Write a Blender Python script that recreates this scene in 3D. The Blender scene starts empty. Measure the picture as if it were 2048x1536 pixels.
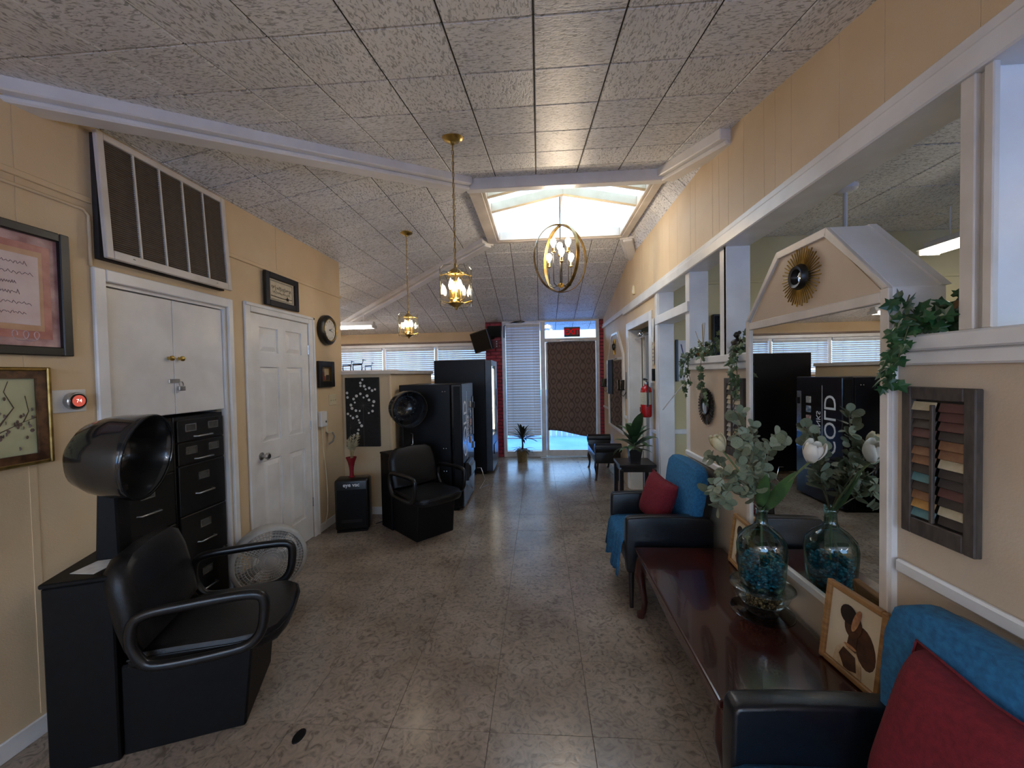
import bpy, bmesh, math, random
from mathutils import Vector, Matrix, Euler
random.seed(7)
PI = math.pi
SC = bpy.context.scene
COL = SC.collection
def hexc(h):
    h = h.lstrip('#'); o = []
    for i in (0, 2, 4):
        s = int(h[i:i+2], 16) / 255
        o.append(s / 12.92 if s <= .04045 else ((s + .055) / 1.055) ** 2.4)
    return (o[0], o[1], o[2], 1)
# ---------------------------------------------------------------- camera
def make_camera():
    yaw, pitch, roll = map(math.radians, (3.98, 1.42, -1.09))
    f = Vector((-math.sin(yaw) * math.cos(pitch), math.cos(yaw) * math.cos(pitch), -math.sin(pitch)))
    r = Vector((math.cos(yaw), math.sin(yaw), 0)); u = r.cross(f)
    c, s = math.cos(roll), math.sin(roll)
    r2 = c * r + s * u; u2 = -s * r + c * u
    cam = bpy.data.cameras.new('camera'); o = bpy.data.objects.new('camera', cam); COL.objects.link(o)
    m = Matrix.Identity(4)
    for i in range(3):
        m[i][0] = r2[i]; m[i][1] = u2[i]; m[i][2] = -f[i]
    m[0][3], m[1][3], m[2][3] = 0, 0, 1.6
    o.matrix_world = m
    cam.sensor_width = 36; cam.lens = 790 / 2048 * 36; cam.clip_start = .05; cam.clip_end = 200
    SC.camera = o
make_camera()
# ---------------------------------------------------------------- world, exposure
W = bpy.data.worlds.new('sky'); SC.world = W; W.use_nodes = True
bg = W.node_tree.nodes['Background']; bg.inputs[0].default_value = (.47, .71, 1.0, 1); bg.inputs[1].default_value = 3.6
VS = SC.view_settings; VS.view_transform = 'Standard'; VS.look = 'None'; VS.gamma = 1; VS.exposure = 0.82; VS.use_curve_mapping = False
TUBE_POWER = 1.7      # multiplies every fluorescent tube
BULB_POWER = 1.0      # multiplies every bulb
# ---------------------------------------------------------------- materials
MATS = {}
def mat(name, c1, c2=None, scale=12, rough=.5, metal=0, bump=0, bscale=None, detail=5, coat=0, stretch=None, coords='Object', lo=.35, hi=.65, spec=.5, sheen=0, emit=0):
    """procedural principled material: noise between two colours, optional noise bump"""
    if name in MATS: return MATS[name]
    m = bpy.data.materials.new(name); m.use_nodes = True; MATS[name] = m
    n = m.node_tree.nodes; l = m.node_tree.links; b = n['Principled BSDF']
    if c2 is None: c2 = c1
    tc = n.new('ShaderNodeTexCoord'); mp = n.new('ShaderNodeMapping')
    if coords == 'World':
        g = n.new('ShaderNodeNewGeometry'); l.new(g.outputs['Position'], mp.inputs[0])
    else: l.new(tc.outputs[coords], mp.inputs[0])
    if stretch: mp.inputs['Scale'].default_value = stretch
    nz = n.new('ShaderNodeTexNoise'); nz.inputs['Scale'].default_value = scale; nz.inputs['Detail'].default_value = detail
    l.new(mp.outputs[0], nz.inputs['Vector'])
    cr = n.new('ShaderNodeValToRGB'); cr.color_ramp.elements[0].color = hexc(c1); cr.color_ramp.elements[1].color = hexc(c2)
    cr.color_ramp.elements[0].position = lo; cr.color_ramp.elements[1].position = hi
    l.new(nz.outputs[0], cr.inputs[0]); l.new(cr.outputs[0], b.inputs['Base Color'])
    b.inputs['Roughness'].default_value = rough; b.inputs['Metallic'].default_value = metal
    b.inputs['Coat Weight'].default_value = coat; b.inputs['Specular IOR Level'].default_value = spec
    b.inputs['Sheen Weight'].default_value = sheen
    if emit:
        l.new(cr.outputs[0], b.inputs['Emission Color']); b.inputs['Emission Strength'].default_value = emit
    if bump:
        bp = n.new('ShaderNodeBump'); bp.inputs['Strength'].default_value = bump; bp.inputs['Distance'].default_value = .01
        if bscale:
            nb = n.new('ShaderNodeTexNoise'); nb.inputs['Scale'].default_value = bscale; nb.inputs['Detail'].default_value = 3
            l.new(mp.outputs[0], nb.inputs['Vector']); l.new(nb.outputs[0], bp.inputs['Height'])
        else: l.new(nz.outputs[0], bp.inputs['Height'])
        l.new(bp.outputs[0], b.inputs['Normal'])
    return m
def emis(name, col, strength):
    if name in MATS: return MATS[name]
    m = bpy.data.materials.new(name); m.use_nodes = True; MATS[name] = m
    n = m.node_tree.nodes; l = m.node_tree.links
    n.remove(n['Principled BSDF']); e = n.new('ShaderNodeEmission'); e.inputs[0].default_value = hexc(col); e.inputs[1].default_value = strength
    l.new(e.outputs[0], n['Material Output'].inputs[0]); return m
def glassy(name, tint, gloss=.12, rough=.03, diff=0):
    """thin glass: transparent, with Fresnel gloss (and a little scattering for frosted sheets)"""
    if name in MATS: return MATS[name]
    m = bpy.data.materials.new(name); m.use_nodes = True; MATS[name] = m
    n = m.node_tree.nodes; l = m.node_tree.links; n.remove(n['Principled BSDF'])
    t = n.new('ShaderNodeBsdfTransparent'); t.inputs[0].default_value = hexc(tint)
    g = n.new('ShaderNodeBsdfGlossy'); g.inputs['Roughness'].default_value = rough
    lw = n.new('ShaderNodeLayerWeight'); lw.inputs[0].default_value = .25
    mth = n.new('ShaderNodeMath'); mth.operation = 'MULTIPLY_ADD'; mth.inputs[1].default_value = .55; mth.inputs[2].default_value = gloss
    l.new(lw.outputs['Fresnel'], mth.inputs[0])
    mx = n.new('ShaderNodeMixShader'); l.new(mth.outputs[0], mx.inputs[0]); l.new(g.outputs[0], mx.inputs[2])
    src = t
    if diff:
        d = n.new('ShaderNodeBsdfTranslucent'); d.inputs[0].default_value = (.95, .97, 1, 1)
        m2 = n.new('ShaderNodeMixShader'); m2.inputs[0].default_value = diff; l.new(t.outputs[0], m2.inputs[1]); l.new(d.outputs[0], m2.inputs[2]); src = m2
    l.new(src.outputs[0], mx.inputs[1]); l.new(mx.outputs[0], n['Material Output'].inputs[0]); return m
def ceiling_mat():
    m = mat('ceiling_tile_paint', '#dddddd', '#e9e9e9', scale=3, rough=.42, coords='World')
    n = m.node_tree.nodes; l = m.node_tree.links; b = n['Principled BSDF']
    g = n.new('ShaderNodeNewGeometry'); oi = n.new('ShaderNodeObjectInfo')
    ro = n.new('ShaderNodeVectorRotate'); ro.rotation_type = 'Z_AXIS'; l.new(g.outputs['Position'], ro.inputs['Vector'])
    mu = n.new('ShaderNodeMath'); mu.operation = 'MULTIPLY'; mu.inputs[1].default_value = 6.28; l.new(oi.outputs['Random'], mu.inputs[0])
    sn = n.new('ShaderNodeMath'); sn.operation = 'SNAP'; sn.inputs[1].default_value = 1.5708; l.new(mu.outputs[0], sn.inputs[0]); l.new(sn.outputs[0], ro.inputs['Angle'])
    mp = n.new('ShaderNodeMapping'); mp.inputs['Scale'].default_value = (38, 95, 38); l.new(ro.outputs[0], mp.inputs[0])
    nz = n.new('ShaderNodeTexNoise'); nz.inputs['Scale'].default_value = 1; nz.inputs['Detail'].default_value = 3; nz.inputs['Distortion'].default_value = .9
    l.new(mp.outputs[0], nz.inputs['Vector'])
    cr = n.new('ShaderNodeValToRGB'); e = cr.color_ramp.elements
    e[0].position = .36; e[0].color = (.13, .13, .13, 1); e[1].position = .50; e[1].color = (1, 1, 1, 1)
    l.new(nz.outputs[0], cr.inputs[0])
    src = b.inputs['Base Color'].links[0].from_socket
    mx = n.new('ShaderNodeMix'); mx.data_type = 'RGBA'; mx.blend_type = 'MULTIPLY'; mx.inputs[0].default_value = .66
    l.new(src, mx.inputs[6]); l.new(cr.outputs[0], mx.inputs[7]); l.new(mx.outputs[2], b.inputs['Base Color'])
    bp = n.new('ShaderNodeBump'); bp.inputs['Strength'].default_value = .45; bp.inputs['Distance'].default_value = .006
    l.new(nz.outputs[0], bp.inputs['Height']); l.new(bp.outputs[0], b.inputs['Normal'])
    return m
def floor_mat():
    m = mat('vinyl_tile', '#807163', '#9b8c7e', scale=2.2, rough=.22, coords='World', detail=6)
    n = m.node_tree.nodes; l = m.node_tree.links; b = n['Principled BSDF']
    g = n.new('ShaderNodeNewGeometry'); oi = n.new('ShaderNodeObjectInfo')
    ad = n.new('ShaderNodeVectorMath'); ad.operation = 'ADD'; cx = n.new('ShaderNodeCombineXYZ')
    mu = n.new('ShaderNodeMath'); mu.operation = 'MULTIPLY'; mu.inputs[1].default_value = 40; l.new(oi.outputs['Random'], mu.inputs[0])
    l.new(mu.outputs[0], cx.inputs[2]); l.new(g.outputs['Position'], ad.inputs[0]); l.new(cx.outputs[0], ad.inputs[1])
    nz = n.new('ShaderNodeTexNoise'); nz.inputs['Scale'].default_value = 19; nz.inputs['Detail'].default_value = 5; nz.inputs['Distortion'].default_value = 2.2
    l.new(ad.outputs[0], nz.inputs['Vector'])
    cr = n.new('ShaderNodeValToRGB'); e = cr.color_ramp.elements
    e[0].position = .33; e[0].color = (.42, .38, .34, 1); e[1].position = .62; e[1].color = (1.18, 1.14, 1.08, 1)
    k = cr.color_ramp.elements.new(.47); k.color = (.92, .9, .86, 1)
    l.new(nz.outputs[0], cr.inputs[0])
    src = b.inputs['Base Color'].links[0].from_socket
    mx = n.new('ShaderNodeMix'); mx.data_type = 'RGBA'; mx.blend_type = 'MULTIPLY'; mx.inputs[0].default_value = .75
    l.new(src, mx.inputs[6]); l.new(cr.outputs[0], mx.inputs[7]); l.new(mx.outputs[2], b.inputs['Base Color'])
    bp = n.new('ShaderNodeBump'); bp.inputs['Strength'].default_value = .12; bp.inputs['Distance'].default_value = .004
    l.new(nz.outputs[0], bp.inputs['Height']); l.new(bp.outputs[0], b.inputs['Normal'])
    return m
def damask_mat():
    m = mat('damask_cloth', '#463731', '#50403a', scale=30, rough=.9)
    n = m.node_tree.nodes; l = m.node_tree.links; b = n['Principled BSDF']
    tc = n.new('ShaderNodeTexCoord'); sp = n.new('ShaderNodeSeparateXYZ'); l.new(tc.outputs['Object'], sp.inputs[0])
    def M(op, a, bb=None):
        q = n.new('ShaderNodeMath'); q.operation = op
        for i, s in enumerate((a, bb)):
            if s is None: continue
            if isinstance(s, (int, float)): q.inputs[i].default_value = s
            else: l.new(s, q.inputs[i])
        return q.outputs[0]
    # ogee lattice: two mirrored sine ropes, and rings inside each cell
    s1 = M('SINE', M('MULTIPLY', sp.outputs['Z'], 17.0)); wob = M('MULTIPLY', s1, .055)
    a = M('ABSOLUTE', M('SINE', M('MULTIPLY', M('ADD', sp.outputs['X'], wob), 14.0)))
    c = M('ABSOLUTE', M('SINE', M('MULTIPLY', M('SUBTRACT', sp.outputs['X'], wob), 14.0)))
    v = M('MULTIPLY', a, c); r = M('ABSOLUTE', M('SINE', M('MULTIPLY', v, 4.6)))
    mx = n.new('ShaderNodeMix'); mx.data_type = 'RGBA'; mx.inputs[7].default_value = hexc('#7b675c'); l.new(M('MULTIPLY', r, .8), mx.inputs[0])
    l.new(b.inputs['Base Color'].links[0].from_socket, mx.inputs[6]); l.new(mx.outputs[2], b.inputs['Base Color'])
    return m
WALL = mat('tan_wall_paint', '#ccb18b', '#d5bc98', scale=2.5, rough=.55, bump=.10, bscale=160, coords='World')
WALLY = mat('cream_wall_paint', '#c9bb8c', '#d3c69a', scale=2.5, rough=.6, bump=.08, bscale=120, coords='World')
WHITE = mat('white_gloss_paint', '#d9d6d2', '#e6e4e1', scale=5, rough=.32, bump=.02, bscale=60, coords='World')
TRIMW = mat('warm_white_trim', '#c9bfb2', '#d9d0c5', scale=6, rough=.35, bump=.05, bscale=50, coords='World')
CEIL = ceiling_mat(); FLOOR = floor_mat()
GROOVE = mat('dark_joint', '#2a2826', rough=.9)
FGROOVE = mat('floor_joint', '#554b40', rough=.9)
BLACKL = mat('black_vinyl_leather', '#0b0b0c', '#131315', scale=60, rough=.38, bump=.12, bscale=220, spec=.35)
BLACKP = mat('black_plastic', '#0a0a0b', '#101012', scale=30, rough=.3)
BLACKM = mat('black_matte_laminate', '#0a0a0b', '#0f0f10', scale=40, rough=.5, spec=.2)
BLACKF = mat('black_painted_frame', '#0e0d0d', '#171615', scale=20, rough=.38)
STEEL = mat('brushed_steel', '#a9a9a8', '#c4c4c2', scale=40, rough=.28, metal=1)
CHROME = mat('polished_chrome', '#d8d8da', rough=.08, metal=1)
BRASS = mat('aged_brass', '#a78a48', '#cdae66', scale=15, rough=.3, metal=1)
DBRASS = mat('dark_brass', '#6e5730', '#937846', scale=15, rough=.3, metal=1)
MIRROR = mat('mirror_silver', '#e6eaea', rough=.0, metal=1)
GLASS = glassy('clear_thin_glass', '#fdfdfb', gloss=.03)
WINGLASS = glassy('window_glass', '#eef7ff', gloss=.04)
FROST = glassy('skylight_sheet', '#fffaf2', gloss=.02, rough=.3, diff=.45)
# ---------------------------------------------------------------- mesh building
class G:
    def __init__(s): s.v = []; s.f = []
    def add(s, vs, fs):
        o = len(s.v); s.v += [tuple(p) for p in vs]; s.f += [tuple(i + o for i in f) for f in fs]; return s
    def box(s, x0, y0, z0, x1, y1, z1):
        x0, x1 = min(x0, x1), max(x0, x1); y0, y1 = min(y0, y1), max(y0, y1); z0, z1 = min(z0, z1), max(z0, z1)
        return s.add([(x0,y0,z0),(x1,y0,z0),(x1,y1,z0),(x0,y1,z0),(x0,y0,z1),(x1,y0,z1),(x1,y1,z1),(x0,y1,z1)],
                     [(0,3,2,1),(4,5,6,7),(0,1,5,4),(1,2,6,5),(2,3,7,6),(3,0,4,7)])
    def prism(s, pts, vec):
        n = len(pts); v = Vector(vec); P = [Vector(p) for p in pts]
        nn = Vector((0, 0, 0))
        for i in range(n): nn += P[i].cross(P[(i + 1) % n])
        if nn.dot(v) > 0: P = P[::-1]
        return s.add(P + [p + v for p in P], [tuple(range(n)), tuple(range(2 * n - 1, n - 1, -1))] + [(i, i + n, (i + 1) % n + n, (i + 1) % n) for i in range(n)])
    def tube(s, path, r, n=8, closed=False, flat=1.0):
        P = [Vector(p) for p in path]; m = len(P)
        R = r if isinstance(r, (list, tuple)) else [r] * m
        up = None; vs = []
        for i in range(m):
            if closed: t = P[(i + 1) % m] - P[i - 1]
            else: t = P[min(i + 1, m - 1)] - P[max(i - 1, 0)]
            t.normalize()
            if up is None: up = Vector((0, 0, 1)) if abs(t.z) < .9 else Vector((1, 0, 0))
            a = t.cross(up); a.normalize(); b = a.cross(t); b.normalize(); up = b
            for k in range(n):
                w = 2 * PI * k / n; vs.append(P[i] + a * math.cos(w) * R[i] + b * math.sin(w) * R[i] * flat)
        fs = []
        for i in range(m if closed else m - 1):
            j = (i + 1) % m
            for k in range(n): fs.append((i*n+k, i*n+(k+1)%n, j*n+(k+1)%n, j*n+k))
        if not closed: fs += [tuple(range(n - 1, -1, -1)), tuple(range((m - 1) * n, m * n))]
        return s.add(vs, fs)
    def lathe(s, prof, n=24, c=(0, 0, 0), cap=True):
        vs = []; fs = []; m = len(prof)
        for r, z in prof:
            for k in range(n):
                w = 2 * PI * k / n; vs.append((c[0] + r * math.cos(w), c[1] + r * math.sin(w), c[2] + z))
        for i in range(m - 1):
            for k in range(n): fs.append((i*n+k, i*n+(k+1)%n, (i+1)*n+(k+1)%n, (i+1)*n+k))
        if cap:
            if prof[0][0] > 1e-6: fs.append(tuple(range(n - 1, -1, -1)))
            if prof[-1][0] > 1e-6: fs.append(tuple(range((m - 1) * n, m * n)))
        return s.add(vs, fs)
    def ball(s, c, r, nu=12, nv=8):
        rx, ry, rz = (r, r, r) if isinstance(r, (int, float)) else r
        prof = [(math.sin(PI * i / nv), -math.cos(PI * i / nv)) for i in range(nv + 1)]
        g = G(); g.lathe([(max(a, 1e-5), b) for a, b in prof], nu, cap=False)
        return s.add([(c[0] + p[0]*rx, c[1] + p[1]*ry, c[2] + p[2]*rz) for p in g.v], g.f)
    def put(s, g, m):
        return s.add([m @ Vector(p) for p in g.v], g.f)
def sm(P, k=4, closed=False):
    P = [Vector(p) for p in P]; n = len(P); o = []
    for i in range(n if closed else n - 1):
        g = lambda j: P[j % n] if closed else P[max(0, min(n - 1, j))]
        a, b, c, d = g(i - 1), g(i), g(i + 1), g(i + 2)
        for q in range(k):
            t = q / k; o.append(.5 * (2 * b + (c - a) * t + (2 * a - 5 * b + 4 * c - d) * t * t + (3 * b - a - 3 * c + d) * t ** 3))
    if not closed: o.append(P[-1])
    return o
def mesh(g, name='mesh', bevel=0, seg=1, smooth=None, m=None):
    me = bpy.data.meshes.new(name); me.from_pydata([tuple(p) for p in g.v], [], g.f)
    if bevel or smooth is not None:
        bm = bmesh.new(); bm.from_mesh(me); bmesh.ops.remove_doubles(bm, verts=bm.verts, dist=1e-6)
        if bevel:
            es = [e for e in bm.edges if len(e.link_faces) == 2 and e.calc_face_angle(0) > .5]
            bmesh.ops.bevel(bm, geom=es, offset=bevel, segments=seg, profile=.5, affect='EDGES', clamp_overlap=True)
        bm.to_mesh(me); bm.free()
    if smooth is not None:
        me.polygons.foreach_set('use_smooth', [True] * len(me.polygons)); me.set_sharp_from_angle(angle=math.radians(smooth))
    if m: me.materials.append(m)
    return me
def ob(name, g, m=None, parent=None, loc=None, rot=None, bevel=0, seg=1, smooth=None):
    me = g if isinstance(g, bpy.types.Mesh) else mesh(g, name, bevel, seg, smooth, m)
    o = bpy.data.objects.new(name, me); COL.objects.link(o)
    if parent: o.parent = parent
    if loc: o.location = loc
    if rot: o.rotation_euler = rot
    return o
def tag(o, label, cat, group=None):
    o['label'] = label; o['category'] = cat
    if group: o['group'] = group
    return o
def thing(name, label, cat, loc=(0, 0, 0), rz=0, group=None):
    o = bpy.data.objects.new(name, None); COL.objects.link(o); o.empty_display_size = .1
    o.location = loc; o.rotation_euler = (0, 0, rz); return tag(o, label, cat, group)
def struct(name, g, m, parent=None, **k):
    o = ob(name, g, m, parent, **k)
    if not parent: o['kind'] = 'structure'
    return o
def copy_tree(o, parent=None):
    c = o.copy(); COL.objects.link(c); c.parent = parent
    for ch in list(o.children): copy_tree(ch, c)
    return c
def text_mesh(body, size, depth=.002, bold=0, shear=0, spacing=1.0):
    cu = bpy.data.curves.new('text', 'FONT'); cu.body = body; cu.size = size; cu.extrude = depth; cu.align_x = 'CENTER'; cu.align_y = 'CENTER'
    cu.offset = bold; cu.shear = shear; cu.space_character = spacing; cu.resolution_u = 3
    o = bpy.data.objects.new('text', cu); COL.objects.link(o)
    dg = bpy.context.evaluated_depsgraph_get(); me = bpy.data.meshes.new_from_object(o.evaluated_get(dg))
    bpy.data.objects.remove(o); return me
RXW = Matrix.Rotation(PI / 2, 4, 'X')     # text plane -> upright, facing -y
def text_ob(name, body, size, m, parent, loc, turn=0, **k):
    me = text_mesh(body, size, **k); me.transform(RXW @ Matrix.Rotation(turn, 4, 'Z')); me.materials.clear(); me.materials.append(m)
    return ob(name, me, None, parent, loc)
LEFTW, RIGHTW = PI / 2, -PI / 2           # wall frames: local x = viewer's right, -y = out of the wall
XL, XR = -2.29, 1.22
# ---------------------------------------------------------------- floor
fl = struct('floor', G().box(-5.1, -3, -.06, 5.1, 8.3, -.004), FGROOVE)
T = .457; tg = .0005; tm = {}
def floor_tile(x0, y0, x1, y1):
    w, h = x1 - x0, y1 - y0
    if w < .02 or h < .02: return
    k = (round(w, 3), round(h, 3))
    if k not in tm:
        b = .0009; g = G()
        g.add([(0,0,-.004),(w,0,-.004),(w,h,-.004),(0,h,-.004),(b,b,0),(w-b,b,0),(w-b,h-b,0),(b,h-b,0)], [(4,5,6,7),(0,1,5,4),(1,2,6,5),(2,3,7,6),(3,0,4,7)])
        tm[k] = mesh(g, 'floor_tile', m=FLOOR)
    ob('floor_tile', tm[k], None, fl, (x0, y0, 0))
xs = [-.25 + T * k for k in range(-5, 4)]; xs = [XL - .1] + [x for x in xs if XL < x < XR] + [XR]
ys = [1.716 + T * k for k in range(-5, 14)]
for a, b in zip(xs, xs[1:]):
    for c, d in zip(ys, ys[1:]): floor_tile(a + tg, c + tg, b - tg, min(d, 7.66) - tg)
def slab(name, x0, y0, x1, y1): ob(name, G().add([(x0,y0,0),(x1,y0,0),(x1,y1,0),(x0,y1,0)], [(0,1,2,3)]), FLOOR, fl)
slab('far_floor_area', -5.1, ys[0], XL - .1, 8.3); slab('far_floor_area', XL - .1, 7.66, -1, 8.3)
slab('rear_floor_area', -5.1, -3, 5.1, ys[0]); slab('side_room_floor', XR, ys[0], 5.1, 8.3)
# ---------------------------------------------------------------- ceilings: sloping panels of square tiles
ZS = 3.25; SKX0, SKX1, SKY0, SKY1 = -.59, 1.07, 3.35, 4.8
def clip(poly, x0, y0, x1, y1):
    def cut(P, ins, inter):
        o = []
        for i in range(len(P)):
            a, b = P[i - 1], P[i]
            if ins(b):
                if not ins(a): o.append(inter(a, b))
                o.append(b)
            elif ins(a): o.append(inter(a, b))
        return o
    def at(ax, v): return lambda a, b: tuple(a[i] + (b[i] - a[i]) * (v - a[ax]) / (b[ax] - a[ax]) for i in (0, 1))
    for ax, v, sg in ((0, x0, 1), (0, x1, -1), (1, y0, 1), (1, y1, -1)):
        if not poly: return []
        poly = cut(poly, lambda p, ax=ax, v=v, sg=sg: (p[ax] - v) * sg >= -1e-9, at(ax, v))
    return poly
def inset(P, d):
    n = len(P); c = []
    ar = sum(P[i-1][0] * P[i][1] - P[i][0] * P[i-1][1] for i in range(n))
    if ar < 0: P = P[::-1]
    for i in range(n):
        a, b, e = Vector(P[i-1]), Vector(P[i]), Vector(P[(i+1) % n])
        u, w = (b - a), (e - b)
        if u.length < 1e-6 or w.length < 1e-6: return None
        u.normalize(); w.normalize(); n1 = Vector((-u.y, u.x)); n2 = Vector((-w.y, w.x)); k = 1 + n1.dot(n2)
        if k < .2: return None
        c.append(tuple(b + (n1 + n2) * d / k))
    return c
def area(P): return abs(sum(P[i-1][0] * P[i][1] - P[i][0] * P[i-1][1] for i in range(len(P)))) / 2
def ceiling_panel(name, poly, zf, ts, ox, oy, keep=lambda x, y: True, slabm=GROOVE, gap=.003):
    P3 = [(x, y, zf(x, y)) for x, y in poly]
    g = G().prism([(x, y, z + .006) for x, y, z in P3], (0, 0, .05)); s = struct(name, g, slabm)
    x0 = min(p[0] for p in poly); x1 = max(p[0] for p in poly); y0 = min(p[1] for p in poly); y1 = max(p[1] for p in poly)
    cache = {}
    i0 = math.floor((x0 - ox) / ts); i1 = math.ceil((x1 - ox) / ts); j0 = math.floor((y0 - oy) / ts); j1 = math.ceil((y1 - oy) / ts)
    for i in range(i0, i1):
        for j in range(j0, j1):
            ax, ay = ox + i * ts, oy + j * ts
            if not keep(ax + ts / 2, ay + ts / 2): continue
            q = clip(list(poly), ax, ay, ax + ts, ay + ts)
            if len(q) < 3: continue
            qq = []
            for p_ in q:
                if not qq or (Vector(p_) - Vector(qq[-1])).length > 1e-4: qq.append(p_)
            if len(qq) > 2 and (Vector(qq[0]) - Vector(qq[-1])).length < 1e-4: qq.pop()
            if len(qq) < 3 or area(qq) < .004: continue
            full = area(qq) > ts * ts * .999
            if full and 'm' in cache: me = cache['m']
            else:
                a = inset([(u - ax, v - ay) for u, v in qq], gap); b = a and inset(a, .0035)
                if not b or area(b) < .002: continue
                z0 = zf(ax, ay); n = len(a)
                va = [(u, v, zf(ax + u, ay + v) - z0 + .006) for u, v in a]; vb = [(u, v, zf(ax + u, ay + v) - z0) for u, v in b]
                me = mesh(G().add(va + vb, [tuple(range(2 * n - 1, n - 1, -1))] + [(k, k + n, (k + 1) % n + n, (k + 1) % n) for k in range(n)]), 'ceiling_tile', m=CEIL)
                if full: cache['m'] = me
            ob('ceiling_tile', me, None, s, (ax, ay, zf(ax, ay)))
    return s
MF, ML, MB_ = .19, .19, .23
zfront = lambda x, y: ZS - MF * (SKY0 - y)
zleft = lambda x, y: ZS - ML * (SKX0 - x)
zback = lambda x, y: ZS - MB_ * (y - SKY1)
zright = lambda x, y: ZS - 1.0 * (x - SKX1)
TS = .335
hipL = (-2.41, SKY0 - (SKX0 + 2.41))
ceiling_panel('ceiling_front', [(SKX0, SKY0), hipL, (-2.41, -1), (1.37, -1), (1.37, 2.65), (XR, 2.65), (SKX1, SKY0)][:4] + [(1.37, 2.0), (1.2, 2.75), (SKX1, SKY0)], zfront, TS, 1.005 - 10 * TS, 1.463 - 8 * TS, lambda x, y: y > .1)
bx = SKX0 - (8.15 - SKY1) * MB_ / ML
ceiling_panel('ceiling_left', [(SKX0, SKY0), (SKX0, SKY1), (bx, 8.15), (-5.05, 8.15), (-5.05, hipL[1]), hipL], zleft, TS, -.59 - 20 * TS, 3.3 - 8 * TS, lambda x, y: not (x < -2.45 and y < 4.3))
ceiling_panel('ceiling_rear', [(SKX0, SKY1), (SKX1, SKY1), (1.30, 5.2), (1.30, 8.15), (bx, 8.15)], zback, TS, 1.005 - 20 * TS, SKY1, lambda x, y: True)
ceiling_panel('ceiling_right', [(SKX1, SKY0), (SKX1, SKY1), (1.26, 5.25), (1.26, 2.6)], zright, TS, SKX1, SKY0 - 4 * TS)
struct('ceiling_behind', G().box(-2.41, -3.1, zfront(0, -1), 1.37, -1, 2.5), CEIL)
ceiling_panel('ceiling_side', [(1.37, -.5), (5.05, -.5), (5.05, 4.3), (1.37, 4.3)], lambda x, y: 2.97, .6, 1.52, -.35, gap=.005)
struct('ceiling_side_rear', G().box(1.37, -3.1, 2.97, 5.1, -.5, 3.0), CEIL)
struct('ceiling_side_end', G().box(1.37, 4.42, 2.6, 5.1, 8.2, 2.7), CEIL)
# hip trims and skylight
def beam(g, p0, p1, w, d, drop=0):
    a, b = Vector(p0), Vector(p1); t = (b - a).normalized(); s = t.cross(Vector((0, 0, 1))).normalized() * w / 2; u = Vector((0, 0, 1))
    a = a - u * drop; b = b - u * drop
    return g.prism([a + s, a - s, a - s - u * d, a + s - u * d], b - a)
def hip(i, p0, p1):
    t = struct('trim_%d' % i, beam(G(), p0, p1, .19, .07), WHITE, bevel=.006)
    ob('bead', beam(G(), p0, p1, .11, .03, .07), WHITE, t, bevel=.008)
hip(1, (SKX0 - .0, SKY0 - .0, ZS), (-2.38, SKY0 - 1.79, ZS - .19 * 1.79))
hip(2, (SKX0, SKY1, ZS), (SKX0 - 3.9 * 1.0, SKY1 + 3.9 * ML / MB_, ZS - 3.9 * ML))
hip(3, (SKX1, SKY0, ZS), (1.24, 2.6, 3.11)); hip(4, (SKX1, SKY1, ZS), (1.24, 5.25, 3.14))
IX0, IX1, IY0, IY1 = -.445, .965, 3.45, 4.74
sf = struct('trim_5', G().box(SKX0, SKY0 - .03, 3.155, SKX1, SKY0 + .05, 3.27), WHITE, bevel=.006)
for nm, c in (('frame_side', (SKX0, SKY0 + .05, 3.19, IX0 - .03, SKY1 + .03, 3.27)), ('frame_side', (IX1 + .03, SKY0 + .05, 3.19, SKX1, SKY1 + .03, 3.27)),
              ('frame_end', (IX0 - .03, IY1 + .03, 3.19, IX1 + .03, SKY1 + .03, 3.27)), ('frame_end', (IX0 - .03, SKY0 + .05, 3.19, IX1 + .03, IY0 - .03, 3.27)),
              ('inner_stop', (IX0 - .03, IY0 - .03, 3.2, IX0, IY1 + .03, 3.3)), ('inner_stop', (IX1, IY0 - .03, 3.2, IX1 + .03, IY1 + .03, 3.3)),
              ('inner_stop', (IX0, IY0 - .03, 3.2, IX1, IY0, 3.3)), ('inner_stop', (IX0, IY1, 3.2, IX1, IY1 + .03, 3.3))):
    ob(nm, G().box(*c), TRIMW, sf, bevel=.005)
sky = struct('window_1', G().box(SKX0 - .1, SKY0 - .1, 3.3, SKX1 + .1, SKY0, 3.33).box(SKX0 - .1, SKY1, 3.3, SKX1 + .1, SKY1 + .1, 3.33), WHITE)
xm, zr, ze = (IX0 + IX1) / 2, 3.44, 3.30
ybars = [IY0, 3.62, 3.95, 4.35, IY1]
for a, b in zip(ybars, ybars[1:]):
    for x0, x1 in ((IX0, xm), (xm, IX1)):
        z0, z1 = (ze, zr) if x1 == xm else (zr, ze)
        ob('pane', G().add([(x0, a, z0), (x1, a, z1), (x1, b, z1), (x0, b, z0), (x0, a, z0 + .006), (x1, a, z1 + .006), (x1, b, z1 + .006), (x0, b, z0 + .006)],
           [(0,3,2,1),(4,5,6,7),(0,1,5,4),(1,2,6,5),(2,3,7,6),(3,0,4,7)]), FROST, sky)
for y in (IY0, IY1 - .004): ob('gable_pane', G().prism([(IX0, y, ze), (IX1, y, ze), (xm, y, zr)], (0, .004, 0)), FROST, sky)
RAFT = mat('cream_rafter', '#cfc0a4', '#dccfb6', scale=8, rough=.5)
for y in (3.62, 3.95):
    for sx, xe in ((-1, IX0), (1, IX1)):
        ob('rafter', beam(G(), (xm, y, zr - .005), (xe, y, ze - .005), .05, .085), RAFT, sky, bevel=.003)
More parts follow.
